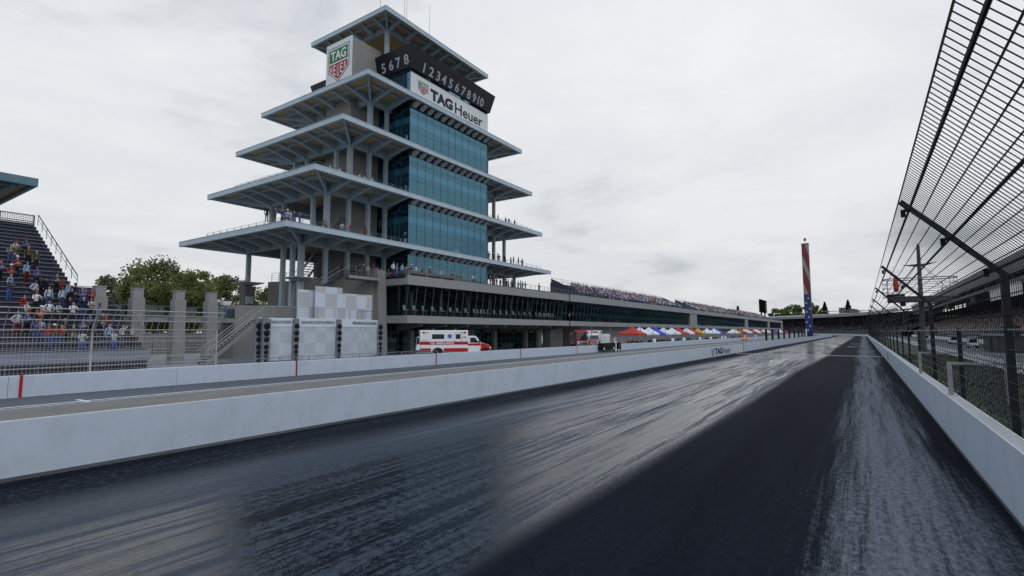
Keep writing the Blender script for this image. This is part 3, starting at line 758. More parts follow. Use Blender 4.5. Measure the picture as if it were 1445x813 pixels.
# columns (one mesh each)
def column(x, y, z0, z1, r=.22):
    m = MB(M['steel']); m.box(x - r, x + r, y - r, y + r, z0, z1); m.use(M['steel'])
    m.box(x - r - .06, x + r + .06, y - r - .06, y + r + .06, z1 - .22, z1 - .003)
    return m.build('column', tower)
TERR = 9.18
for k in range(4):
    z1 = ROOFS[k][1] - .30 - 1.0; ym = CYC[k]; yM = 2 * YC - ym
    z0 = (0 if k == 0 else ROOFS[k - 1][1] - .02)
    ys_left = [y for y in CYC[:5] if y >= ym - .01]
    for y in ys_left:
        base = z0
        if k == 0 and y > 38.5: base = TERR - .05
        column(CXC[0], y, base, z1, .27 if y == ym else .22)
        if y < 43 or k >= 3:
            for x in (((-53.1, -54.95, -62.25) if k == 0 else (CXC[1], CXC[3], CXC[4])) if y == ym else (() if k == 0 else (CXC[4],))): column(x, y, base, z1)
    for y in [2 * YC - y for y in ys_left][:3] if k else [2 * YC - y for y in ys_left]:
        if y < 64.6: continue
        column(CXC[0], y, TERR - .05 if k == 0 else z0, z1); 
        if y > 72: column(CXC[4], y, TERR - .05 if k == 0 else z0, z1)
for x, y in ((-52.9, 47.34), (-52.9, 55.6), (-52.9, 63.8), (-62.9, 47.34), (-62.9, 63.8), (-57.9, 63.8)): column(x, y, 37.9, 44.6, .24)
# spreading plates on the tall outer columns
for x, y, r in ((CXC[0], CYC[0], 1.25), (-62.25, CYC[0], 1.35)):
    m = MB(M['steel'])
    m.frustum((x - .32, x + .32, y - .32, y + .32), 8.42, (x - r, x + r, y - r, y + r), 8.78); m.box(x - r - .003, x + r + .003, y - r - .003, y + r + .003, 8.781, 8.88); m.build('column_plate', tower)
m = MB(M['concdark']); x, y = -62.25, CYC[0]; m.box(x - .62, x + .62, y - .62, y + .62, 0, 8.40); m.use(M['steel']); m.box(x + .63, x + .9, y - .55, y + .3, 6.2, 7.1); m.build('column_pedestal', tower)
# concrete core with lift shaft, interior
m = MB(M['concwarm']); m.box(-58.85, -53.75, 42.2, 47.0, 0, 41.65); m.build('lift_shaft', tower)
m = MB(M['concdark']); m.box(-62.6, -58.9, 43.6, 47.0, 0, 33.2); m.box(-56.6, -55.0, 47.3, 60.2, TERR, 37.4); m.box(-62.6, -57., 64.4, 68.9, TERR, 37.0); m.box(-55.5, -48.6, 64.35, 65.2, TERR, 33.2); m.build('core_wall', tower)
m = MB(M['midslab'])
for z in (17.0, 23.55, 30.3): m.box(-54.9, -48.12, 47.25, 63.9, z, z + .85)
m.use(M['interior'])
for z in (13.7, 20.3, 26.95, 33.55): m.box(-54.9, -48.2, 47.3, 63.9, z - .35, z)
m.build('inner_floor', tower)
# glazing per storey
zl = [(TERR, ROOFS[0][1] - .42)] + [(ROOFS[k][1], ROOFS[k + 1][1] - .42) for k in range(3)] + [(ROOFS[3][1], 37.92)]
for i, (z0, z1) in enumerate(zl):
    m = MB(M['glass'])
    m.poly([(GX, GY0, z0), (GX, GY1, z0), (GX, GY1, z1), (GX, GY0, z1)])
    m.poly([(GXB, GY0, z0), (GX, GY0, z0), (GX, GY0, z1), (GXB, GY0, z1)])
    m.poly([(GX, GY1, z0), (GXB, GY1, z0), (GXB, GY1, z1), (GX, GY1, z1)])
    g = m.build('glazing', tower)
    m = MB(M['mull']); n = 11
    for j in range(n + 1):
        y = GY0 + .03 + (GY1 - GY0 - .06) * j / n; m.box(GX - .04, GX + .025, y - .014, y + .014, z0, z1)
    for j in range(1, 5):
        x = GX + (GXB - GX) * j / 4.5; m.box(x - .025, x + .025, GY0 - .035, GY0 + .03, z0, z1)
    hs = [z0 + (z1 - z0) * f for f in ((.36, .74) if 0 < i < 4 else (.6,))]
    for z in hs: m.box(GX - .025, GX + .024, GY0 + .06, GY1 - .06, z - .01, z + .01); m.box(GXB, GX - .06, GY0 - .024, GY0 + .024, z - .02, z + .02)
    m.build('mullion', g)
# white band with lettering, number board, shield
m = MB(M['signwhite']); m.box(GX + .045, GX + .14, GY0 - .02, GY1 + .0, 33.95, 37.18); sg = m.build('sign_panel', tower)
m = MB(M['ink']); fx = GX + .142
add_text(m, 'TAG', (fx, 53.15, 35.55), (0, 1, 0), (0, 0, 1), 4.7, 1.6, .055, .03)
add_text(m, 'Heuer', (fx, 59.30, 35.50), (0, 1, 0), (0, 0, 1), 6.6, 1.6, .012, .03)
m.build('lettering', sg)
emblem(None, 'emblem', (fx, 49.4, 35.7), (0, 1, 0), (0, 0, 1), 1.95, 1.75, sg)
m = MB(M['board'])
B0, B1, bz0, bz1 = (-67.5, -47.6, 46.6, 64.25), (-68.35, -46.88, 46.0, 64.75), 37.55, 40.30
c0 = [(B0[0], B0[2]), (B0[1], B0[2]), (B0[1], B0[3]), (B0[0], B0[3])]; c1_ = [(B1[0], B1[2]), (B1[1], B1[2]), (B1[1], B1[3]), (B1[0], B1[3])]
for i in range(4):
    j = (i + 1) % 4
    def inn(p, d=.35): return (p[0] + (d if p[0] < -57 else -d), p[1] + (d if p[1] < YC else -d))
    vs = [(*c0[i], bz0), (*c0[j], bz0), (*c1_[j], bz1), (*c1_[i], bz1), (*inn(c0[i]), bz0), (*inn(c0[j]), bz0), (*inn(c1_[j]), bz1), (*inn(c1_[i]), bz1)]
    m.raw(vs, [(0, 1, 2, 3), (5, 4, 7, 6), (4, 5, 1, 0), (3, 2, 6, 7)])
bd = m.build('number_board', tower)
upf = Vector((B1[1] - B0[1], 0, bz1 - bz0)); upl = Vector((0, B1[2] - B0[2], bz1 - bz0))
front = [('1', 576.0 + 22.5), ('2', 608.7), ('3', 618.3), ('4', 626.6), ('5', 636.1), ('6', 645.2), ('7', 654), ('8', 661.7), ('9', 669.3), ('10', 678.3)]
for ch, px in front:
    zc_ = 38.35; x_ = B0[1] + (B1[1] - B0[1]) * (zc_ - bz0) / (bz1 - bz0) + .01; y_ = atX(px, 110, x_)[1]
    m = MB(M['digit']); add_text(m, ch, (x_, y_, zc_), (0, 1, 0), upf, None, 1.3, .02, .03); m.build('digit', bd)
for ch, px in (('5', 541.6), ('6', 552), ('7', 562), ('8', 573.2)):
    zc_ = 38.55; y_ = B0[2] + (B1[2] - B0[2]) * (zc_ - bz0) / (bz1 - bz0) - .01; x_ = atY(px, 92, y_)[0]
    m = MB(M['digit']); add_text(m, ch, (x_, y_, zc_), (1, 0, 0), upl, None, 1.3, .02, .03); m.build('digit', bd)
m = MB(M['deck']); m.box(-67., -48.2, 47.2, 63.6, 37.35, 37.54); m.build('roof_deck', tower)
m = MB(M['signwhite']); m.box(-58.92, -53.70, 42.05, 42.195, 35.2, 41.68); cubep = m.build('sign_panel', tower)
emblem(None, 'emblem', (-56.33, 42.045, 38.55), (1, 0, 0), (0, 0, 1), 4.35, 4.9, cubep)
for (px, py) in ((537, 8), (571, 8), (574, 24), (606, 46)):
    p = atX(px, py, -58.); m = MB(M['rail']); m.tube((-58, p[1], 45.6), (-58, p[1], 58.), .05, 5, .02); m.build('antenna', tower)
# stair flights inside the open storeys
for (z0, z1) in ((9.2, 13.3), (13.9, 17.2), (20.45, 23.6)):
    m = MB(M['rail']); n = 14; x0, x1 = -57., -53.6
    ys = 38.3 if z0 < 10 else 41.0
    for i in range(n):
        x = -58.8 + i * .36; z = z0 + (z1 - z0) * (i + 1) / n; m.box(x, x + .34, ys, ys + 1.5, z - .05, z)
    for y in (ys, ys + 1.5):
        m.beam((-58.9, y, z0), (-58.9 + n * .36, y, z1), .08, .3); m.tube((-58.9, y, z0 + 1), (-58.9 + n * .36, y, z1 + 1), .03, 5)
    m.build('staircase', tower)

# ================================================================== TERRACE BUILDING under the tower
PX, PY0, PY1 = -44.0, 43.3, 83.6
terr = thing('terrace_building', 'grey concrete terrace building with a long dark glass front under the tower', 'building', (PX, 60, 0))
m = MB(M['conc']); m.box(-66, PX, PY0, PY1, 3.86, 4.76); m.build('floor_slab', terr)
m = MB(M['conc'])
m.box(-66, PX + .02, PY0 - .02, PY1, 8.40, 9.18)
m.prism([(PX + .02, PY0 - .02, 9.182), (PX + .02, PY0 - .02, 9.50), (PX - .25, PY0 - .02, 9.50), (PX - .25, PY0 - .02, 9.182)], (0, PY1 - PY0 + .02, 0))
m.build('cornice', terr)
m = MB(M['concdark']); zp = 10.05
m.box(PX - .32, PX - .02, PY0, 53.3, 9.503, zp); m.box(-47.7, PX - .33, PY0, PY0 + .3, 9.503, zp); m.box(PX - .32, PX - .02, 53.3, PY1 + 6, 9.503, 9.66); pr = m.build('parapet', terr)
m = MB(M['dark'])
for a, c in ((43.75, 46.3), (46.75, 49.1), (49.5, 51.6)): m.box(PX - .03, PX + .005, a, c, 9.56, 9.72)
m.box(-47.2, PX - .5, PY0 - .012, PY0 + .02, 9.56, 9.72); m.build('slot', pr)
m = MB(M['rail'])
def railing(m, pts, z0, h, n=3, sp=1.4, r=.02):
    for (ax, ay), (bx, by) in zip(pts[:-1], pts[1:]):
        for i in range(n): m.tube((ax, ay, z0 + h * (1 - i / n)), (bx, by, z0 + h * (1 - i / n)), r if i == 0 else r * .55, 5)
        k = max(1, int(math.hypot(bx - ax, by - ay) / sp))
        for i in range(k + 1):
            x, y = ax + (bx - ax) * i / k, ay + (by - ay) * i / k; m.box(x - .022, x + .022, y - .022, y + .022, z0, z0 + h)
railing(m, [(-62, 37.2), (-56.2, 38.4), (-51.0, 40.2), (-48.2, 41.9)], TERR, 1.1, 4, 1.1); railing(m, [(-47.6, PY0 + .2), (PX - .18, PY0 + .2), (PX - .18, 53.2)], zp, .35, 2); railing(m, [(PX - .18, 53.4), (PX - .18, PY1 + 6)], 9.66, .72, 3)
m.build('railing', terr)
m = MB(M['concwarm'])   # curved retaining flank and corner pier
m.prism([(-62.5, 37.0, 0), (-56.3, 38.2, 0), (-51.2, 39.95, 0), (-48.3, 41.7, 0), (-48.3, 44, 0), (-62.5, 44, 0)], (0, 0, TERR - .002)); m.build('retaining_wall', terr)
m = MB(M['concwarm']); m.prism([(-50.5, 42.0, 0), (-47.2, 42.0, 0), (-47.75, 42.0, 10.2), (-50.3, 42.0, 10.2)], (0, 1.27, 0)); m.build('pier', terr)
m = MB(M['conc']); m.box(-66, PX - 3.2, PY0 + .3, PY1 - 4.2, 0.0, .02)
for y in (83.1, 88.0): pass
m.use(M['concwarm']); m.box(-49.4, -47.7, 83.3, 88.0, 0, 3.858); m.box(-50.4, -48.0, 79.6, 80.6, 0, 3.857); m.build('pier', terr)
# first floor: set-back glazing, slender raking mullions, columns
m = MB(M['glassdark']); gx = PX - .75
m.poly([(gx, PY0 + .35, 4.77), (gx, PY1 - .1, 4.77), (gx + .45, PY1 - .1, 8.38), (gx + .45, PY0 + .35, 8.38)])
m.poly([(-47.6, PY0 + .3, 4.77), (gx, PY0 + .3, 4.77), (gx + .45, PY0 + .3, 8.38), (-47.6, PY0 + .3, 8.38)])
g = m.build('glazing', terr)
m = MB(M['mulllight'])
for i in range(28):
    y = PY0 + .4 + i * (PY1 - PY0 - .6) / 27; m.beam((gx + .05, y, 4.77), (gx + .50, y, 8.40), .022, .03, (0, 1, 0))
m.build('mullion', g)
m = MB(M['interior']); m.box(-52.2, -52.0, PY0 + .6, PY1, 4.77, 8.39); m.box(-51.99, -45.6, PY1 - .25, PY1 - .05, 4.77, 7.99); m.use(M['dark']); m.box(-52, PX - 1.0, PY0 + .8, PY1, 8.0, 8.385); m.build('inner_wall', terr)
for y in (46.5, 52., 57.5, 63., 68.5, 74., 79.5):
    m = MB(M['concdark']); m.lathe([(.28, 4.77), (.28, 8.0)], (-46.6, y, 0), 12); m.build('column', terr, True)
# ground floor: lobby glass, mullions, sloping brackets, columns
m = MB(M['glassgf']); m.poly([(-48.6, PY0 + .5, 0), (-48.6, 79.5, 0), (-48.6, 79.5, 3.86), (-48.6, PY0 + .5, 3.86)]); g = m.build('lobby_glazing', terr)
m = MB(M['mull'])
for i in range(31):
    y = PY0 + .6 + i * 1.19; m.box(-48.63, -48.56, y - .03, y + .03, 0, 3.85)
for z in (.9, 1.8, 2.7): m.box(-48.625, -48.565, PY0 + .6, 79.4, z - .025, z + .025)
m.build('mullion', g)
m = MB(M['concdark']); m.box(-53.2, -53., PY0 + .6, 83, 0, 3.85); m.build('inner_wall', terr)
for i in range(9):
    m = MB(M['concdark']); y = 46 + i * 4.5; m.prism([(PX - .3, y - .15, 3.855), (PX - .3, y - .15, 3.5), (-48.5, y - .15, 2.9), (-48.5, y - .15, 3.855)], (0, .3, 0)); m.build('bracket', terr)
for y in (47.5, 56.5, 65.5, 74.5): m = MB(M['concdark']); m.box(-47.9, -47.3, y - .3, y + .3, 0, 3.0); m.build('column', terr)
# dog-leg stair hanging off the terrace flank
m = MB(M['standdark']); n = 13
a, c = Vector((-47.2, 33.6, 6.9)), Vector((-47.2, 37.3, 9.2))
for i in range(n):
    f = (i + .5) / n; p = a.lerp(c, f); m.box(p.x - 1.5, p.x, p.y - .13, p.y + .12, p.z - .04, p.z)
m.prism([a + Vector((0.001, 0, -.2)), c + Vector((0.001, 0, -.2)), c + Vector((0.001, 0, .06)), a + Vector((0.001, 0, .06))], (.10, 0, 0)); m.prism([a + Vector((-1.64, 0, -.2)), c + Vector((-1.64, 0, -.2)), c + Vector((-1.64, 0, .06)), a + Vector((-1.64, 0, .06))], (.10, 0, 0))
m.use(M['conc']); m.box(-49.0, -47.06, 37.31, 41.9, 8.85, 9.16)
m.build('staircase', terr)
m = MB(M['rail']); railing(m, [(-47.1, 37.35), (-47.1, 41.9)], 9.16, 1.05, 4, .8)
for x in (-47.1, -48.7): m.tube((x, 33.6, 7.9), (x, 37.3, 10.2), .025, 5); m.tube((x, 33.6, 7.5), (x, 37.3, 9.8), .012, 5)
m.build('stair_rail', terr)

# ================================================================== PIT GARAGE BUILDING
pit = thing('pit_building', 'long low grey garage building with dark glass suites running away along the pit lane', 'building', (PX, 200, 0))
segs = [(84.2, 172.), (172., 262.), (262., 330.), (330., 388.)]
for si, (a, c) in enumerate(segs):
    m = MB(M['conc']); m.box(-62, PX, a + .02, c, 3.87, 4.74); m.build('floor_slab', pit)
    m = MB(M['conc']); m.box(-62, PX + .01, a + .02, c, 8.38, 9.62); m.build('cornice', pit)
    pw = 8. if si == 0 else 7.
    m = MB(M['concwarm']); m.box(-60, PX - .12, c - pw, c - .02, 4.741, 8.379); m.build('end_wall', pit)
    y0 = a + (2.2 if si == 0 else .4)
    m = MB(M['glassdark']); m.poly([(PX - .8, y0, 4.75), (PX - .8, c - pw, 4.75), (PX - .35, c - pw, 8.37), (PX - .35, y0, 8.37)]); g = m.build('glazing', pit)
    m = MB(M['mull']); n = int((c - pw - y0) / 1.5)
    for i in range(n + 1):
        y = y0 + (c - pw - y0) * i / n; m.beam((PX - .78, y, 4.75), (PX - .33, y, 8.38), .05, .08, (0, 1, 0))
    m.build('mullion', g)
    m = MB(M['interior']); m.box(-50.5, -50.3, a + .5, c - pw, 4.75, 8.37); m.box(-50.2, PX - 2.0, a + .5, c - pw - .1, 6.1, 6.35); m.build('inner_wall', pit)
    m = MB(M['concwarm']); m.box(-50.2, -46.0, a + (8 if si == 0 else .05), c, 0, 3.868); m.build('garage_wall', pit)
    n = int((c - a) / 7.5)
    for i in range(n):
        y = a + 5.2 + i * 7.3
        if y + 5 > c: break
        m = MB(M['dark'] if (si == 0 and i == 0) else M['roofsheet']); m.box(-46.05, -45.96, y + (5 if si == 0 else 0), y + (9.5 if si == 0 else 5.2), .0, 3.0); m.build('garage_door', pit)
m = MB(M['rail'])
for y in np.arange(86, 388, 4.2): m.path([(PX + .02, y, 4.3), (PX + .5, y, 4.55), (PX + .75, y, 4.3), (PX + .7, y, 3.9)], .03, 4)
m.tube((PX + .7, 86, 3.9), (PX + .7, 388, 3.9), .025, 4); m.build('awning_rail', pit)
m = MB(M['rail']); railing(m, [(PX - .3, 88), (PX - .3, 388)], 9.62, .9, 3, 3.0); m.build('railing', pit)
# roof-top bleachers on it
def roof_stand(y0, y1, label, xb=-51.6, zb=12.5):
    t = thing('roof_bleacher', label, 'bleacher', (-50, y0, 9.62), 0, 'bleachers on the garage roof')
    x0, z0, n = -45.2, 9.9, 8
    m = MB(M['seat']); dx = (x0 - xb) / n; dz = (zb - z0) / n
    for i in range(n):
        x = x0 - i * dx; z = z0 + i * dz; m.box(x - dx, x, y0 + .2, y1 - .2, z - .08, z); m.box(x - dx, x - dx + .3, y0 + .2, y1 - .2, z + .36, z + .42)
    m.build('seating', t)
    m = MB(M['seatdark']); P = [(x0 + .3, y0, 9.625), (x0 + .3, y0, 10.3), (xb, y0, zb + 1.0), (xb, y0, 9.625)]
    m.prism(P, (0, .16, 0)); m.prism([(p[0], y1 - .16, p[2]) for p in P], (0, .16, 0)); m.box(xb - .2, xb, y0, y1, 9.62, zb + .2); m.build('side_panel', t)
    m = MB(M['rail'])
    for z in (zb + .6, zb + 1.15): m.tube((xb, y0, z), (xb, y1, z), .035, 4)
    for y in np.arange(y0, y1, 2.4): m.tube((xb, y, zb), (xb, y, zb + 1.2), .03, 4)
    for y in np.arange(y0 + 4, y1, 8.): m.tube((x0 + .3, y, 10.9), (xb, y, zb + 1.0), .025, 4)
    m.build('railing', t)
    return t
roof_stand(90.5, 160., 'bleacher full of people on the garage roof beside the terrace')
roof_stand(174., 246., 'bleacher on the garage roof between its two neighbours')
roof_stand(256., 336., 'smallest looking bleacher at the distant end of the garage roof')
STANDS_R = [(90.5, 160.), (174., 246.), (256., 336.)]

# ================================================================== VICTORY PODIUM on the plaza
vp = thing('victory_podium', 'round fronted pale podium with chequered panels and lettered captions on the plaza', 'podium', (-42, 30, 0))
A0, A1 = Vector((-41.2, 23.9, 0)), Vector((-41.2, 36.2, 0)); bul = 1.6   # bulging front
def vpt(f, out=0.):
    p = A0.lerp(A1, f); b = bul * (1 - (2 * f - 1) ** 2); return Vector((p.x + b + out, p.y, 0))
ZT = 4.02
def proj(P):
    q = CR @ (np.array(P) - CO); return 722.5 + 730.28 * q[0] / q[2]
def fpx(px, out=0.): return min(np.linspace(-.05, 1.05, 1101), key=lambda f: abs(proj(vpt(f, out)) - px))
pts = [vpt(i / 24) for i in range(25)]
m = MB(M['conc']); m.prism([p + Vector((-.2, 0, 0)) for p in pts] + [Vector((-47, A1.y, 0)), Vector((-47, A0.y + 3.6, 0))], (0, 0, ZT - .1)); m.build('platform', vp)
spans = [(fpx(376), fpx(412.5), 4), (fpx(419.5), fpx(473.5), 6), (fpx(480), fpx(532), 6)]
for i, (f0, f1, n) in enumerate(spans):
    m = MB(M['checksoft']); c = MB(M['caption'])
    for j in range(n):
        p, q = vpt(f0 + (f1 - f0) * j / n), vpt(f0 + (f1 - f0) * (j + 1) / n)
        m.prism([p + Vector((0, 0, .45)), q + Vector((0, 0, .45)), q + Vector((0, 0, 3.28)), p + Vector((0, 0, 3.28))], (-.15, 0, 0))
        c.prism([p + Vector((.03, 0, 3.283)), q + Vector((.03, 0, 3.283)), q + Vector((.03, 0, ZT)), p + Vector((.03, 0, ZT))], (-.16, 0, 0))
    po = m.build('banner_panel', vp); cp = c.build('caption_panel', po)
    p, q = vpt(f0 + (f1 - f0) * (.22 if i == 2 else .05), .06), vpt(f1 - (f1 - f0) * .05, .06); mid = (p + q) / 2
    # text follows the chord, pushed out to clear the curve
    d = (q - p).normalized(); nrm = Vector((d.y, -d.x, 0)); mid = mid + nrm * .10
    x = MB(M['captionink']); add_text(x, 'INDIANAPOLIS MOTOR SPEEDWAY', (mid.x, mid.y, 3.66), d, (0, 0, 1), (q - p).length * .97, .27, .0, .01)
    x.v = [(vpt((v[1] - A0.y) / (A1.y - A0.y)).x + .045 + (Vector(v) - mid).dot(nrm), v[1], v[2]) for v in x.v]; x.build('lettering', cp)
def lamp_col(f, out, off=0., hw=.33):
    p = vpt(f, out); p = p + Vector((0, off, 0)); m = MB(M['rail']); m.box(p.x - .2, p.x + .10, p.y - hw, p.y + hw, 0, 3.95); k = m.build('lamp_column', vp)
    m = MB(M['black']); z = 3.6
    for r in (.27, .25, .22, .20, .17, .14, .12):
        z -= r; m.lathe([(min(r, hw), .0), (min(r, hw), .06), (min(r, hw) * .9, .09)], (p.x + .10, p.y, z), 14, 'x'); z -= r + .08 - .02
        if abs(r - .22) < .01: z -= .14
    m.build('lamps', k, True)
for px_, o, hw in ((362.5, .1, .30), (373.5, .25, .33), (416, .16, .22), (476.8, .16, .22), (537, .2, .33), (545.5, -.3, .30)): lamp_col(fpx(px_, o), o, 0., hw)
m = MB(M['caption'])
m.prism([vpt(0, .1) + Vector((0, -.08, 0)), vpt(0, .1) + Vector((0, .02, 0)), vpt(0, .1) + Vector((-.3, .02, 0)), vpt(0, .1) + Vector((-.3, -.08, 0))], (0, 0, 4.06)); m.build('edge_post', vp)
m = MB(M['galv']); rp_ = [vpt(i / 14, -.15) for i in range(15)]; rp_ = [Vector((-44, A0.y + .1, 0))] + rp_ + [Vector((-44, A1.y - .1, 0))]
for i, z in enumerate((4.95, 4.72, 4.49, 4.26)):
    m.path([p + Vector((0, 0, z)) for p in rp_], .028 if i == 0 else .013, 5)
for p in rp_[::2]: m.tube(p + Vector((0, 0, 3.9)), p + Vector((0, 0, 4.95)), .03, 5)
m.build('railing', vp)
# stepped chequered backdrop on the podium
bp = thing('podium_backdrop', 'stepped backdrop of large chequered panels standing on the podium', 'backdrop', (-45, 31, ZT - .1))
def back(y0, y1, z, x): m = MB(M['checkbig']); m.box(x - .12, x, y0, y1, ZT - .1, z); m.build('panel', bp)
q1, q2 = atX(421, 405, -45.), atX(447, 406, -45.); back(q1[1], q2[1] + .1, 6.95, -45.); q3, q4 = atX(446, 402, -44.4), atX(483.5, 404, -44.4); back(q3[1], q4[1], 7.35, -44.4)
q5, q6 = atX(483, 412, -44.8), atX(525.5, 412, -44.8); back(q5[1], q6[1], 6.85, -44.8)
m = MB(M['roofsheet']); m.box(-45.6, -45.4, q1[1] + .2, q6[1] - .2, ZT - .1, 6.3); m.build('frame', bp)
# open stair up to the podium and the concrete block behind it
st = thing('podium_stair', 'open steel stair with pale stringers climbing to the podium', 'staircase', (-46, 25, 0))
m = MB(M['conc']); a, c = Vector((-46.6, 22.3, .1)), Vector((-46.6, 27.2, 4.05)); n = 16
for s in (0, -1.5):
    m.prism([a + Vector((s, 0, -.15)), c + Vector((s, 0, -.15)), c + Vector((s, 0, .2)), a + Vector((s, 0, .2))], (.1, 0, 0))
m.build('stringer', st)
m = MB(M['standdark'])
for i in range(n):
    p = a.lerp(c, (i + .5) / n); m.box(p.x - 1.39, p.x - .01, p.y - .15, p.y + .12, p.z - .03, p.z + .02)
m.build('tread', st)
m = MB(M['galv'])
for s in (.05, -1.45):
    for h in (.35, .65, .95): m.tube(a + Vector((s, -.1, h + .1)), c + Vector((s, 0, h + .1)), .022 if h > .9 else .012, 5)
    for i in range(6): p = a.lerp(c, i / 5); m.tube(p + Vector((s, 0, .1)), p + Vector((s, 0, 1.05)), .02, 5)
m.build('handrail', st)
cbk = thing('concrete_block', 'plain concrete block wall behind the open stair', 'wall', (-52, 30, 0))
m = MB(M['concwarm']); m.prism([(-52, 27.45, 0), (-52, 35.8, 0), (-52, 35.8, 5.75), (-52, 27.45, 5.5)], (-3, 0, 0)); m.build('wall_body', cbk)

# ================================================================== BLEACHERS beside the plaza
SX0, SZ0, SDX, SDZ, SN = -44.6, 1.25, .745, .415, 29     # first tread front, height, going, rise, rows
def row_x(r): return SX0 - r * SDX
def row_z(r): return SZ0 + r * SDZ
bl = thing('bleacher', 'dark steel bleacher with many bare rows and standing spectators beside the plaza', 'bleacher', (-50, 8, 0))
def row_end(r): return 17.25 if r < 13 else 15.1
m = MB(M['seat']); md = MB(M['seatdark'])
for r in range(SN):
    x, z, e = row_x(r), row_z(r), row_end(r)
    m.box(x - SDX, x - .02, -14, e, z - .05, z)                       # tread
    m.box(x - SDX - .02, x - SDX + .26, -14, e - .05, z + .41, z + .45)   # plank seat
    md.box(x - SDX + .06, x - SDX + .09, -14, e, z + .001, z + SDZ - .05)
m.build('seating', bl); md.build('riser', bl)
m = MB(M['seat']); m.box(SX0 + .02, SX0 + .12, -14, 17.25, .75, 1.5); m.use(M['seatdark']); m.box(SX0 - .6, SX0 - .5, -14, 17.2, 0, .75)
for y in np.arange(-14, 17.2, 1.55): m.use(M['standdark']); m.box(SX0 - .02, SX0 + .10, y, y + .12, 0, .749)
m.build('front_panel', bl)
m = MB(M['white'])
for r in range(13, SN): m.box(row_x(r) - SDX, row_x(r) - .1, 15.11, 15.17, row_z(r) - .06, row_z(r) + .01)
m.build('tread_nosing', bl)
m = MB(M['standdark'])
pa, pb = Vector((row_x(13) + .2, 15.3, row_z(13) + .9)), Vector((row_x(SN) + .3, 15.3, row_z(SN) + .9))
m.tube(pa, pb, .045, 6); m.tube(pa - Vector((0, 0, .42)), pb - Vector((0, 0, .42)), .02, 5)
for i in range(9): p = pa.lerp(pb, i / 8); m.tube(p - Vector((0, 0, 1.0)), p, .025, 5)
pa, pb = Vector((SX0 + .1, 17.4, 2.1)), Vector((row_x(13), 17.4, row_z(13) + .9))
m.tube(pa, pb, .022, 6); m.tube(pa - Vector((0, 0, .42)), pb - Vector((0, 0, .42)), .012, 5)
for i in range(8): p = pa.lerp(pb, i / 7); m.tube(p - Vector((0, 0, 1.0)), p, .025, 5)
m.build('handrail', bl)
m = MB(M['standdark']); xb = row_x(SN) - .05; zb = row_z(SN - 1)
m.box(xb - .06, xb, -14, 15.1, zb + 1.22, zb + 1.30); m.box(xb - .06, xb, -14, 15.1, zb + .02, zb + .14); m.box(xb - .06, xb, -14, 15.1, zb + .62, zb + .68)
for y in np.arange(-14, 15.2, 2.42): m.box(xb - .07, xb + .01, y, y + .1, zb, zb + 1.3)
for y in np.arange(-14, 15.1, .16): m.tube((xb - .03, y, zb + .1), (xb - .03, y, zb + 1.25), .013, 4, caps=False)
for z in np.arange(zb + .2, zb + 1.2, .16): m.tube((xb - .03, -14, z), (xb - .03, 15.1, z), .013, 4, caps=False)
m.build('back_fence', bl)
m = MB(M['standdark'])
for y in (-12, -6, 0, 6, 12, 14.8):
    for r in (4, 10, 16, 22, 28): m.box(row_x(r) - .1, row_x(r) + .1, y - .1, y + .1, 0, row_z(r) - .06)
    m.beam((row_x(1), y, row_z(1) - .2), (row_x(28), y, row_z(28) - .2), .16, .22)
m.build('frame', bl)
# canopy roof behind the bleachers
cn = thing('bleacher_canopy', 'teal edged canopy roof above the back of the bleacher', 'canopy', (-70, 6, 0))
cx_, cy_, cz_ = -61.5, 14.1, 16.75
m = MB(M['teal']); m.box(cx_ - .3, cx_, -16, cy_, cz_ - .72, cz_); m.box(-82, cx_ - .301, cy_ - .3, cy_, cz_ - .72, cz_ - .002); m.build('fascia', cn)
m = MB(M['soffit']); m.box(-82, cx_ - .302, -16, cy_ - .301, cz_ - .4, cz_ - .03); m.build('soffit', cn)
m = MB(M['teal']); m.box(-82, cx_ - .9, cy_ - 1.6, cy_ - 1.2, cz_ - .78, cz_ - .402); m.beam((cx_ - .4, cy_ - .5, cz_ - .55), (-72, 3.5, cz_ - .55), .35, .28); 
for y in (-12, -7.5, -3., 1.5, 6., 10.): m.box(-82, cx_ - .31, y, y + .3, cz_ - .66, cz_ - .402)
m.build('beam', cn)
for y in (-12., -3., 6., 13.2): m = MB(M['teal']); m.box(-72.3, -71.9, y - .2, y + .2, 0, cz_ - .41); m.build('post', cn)
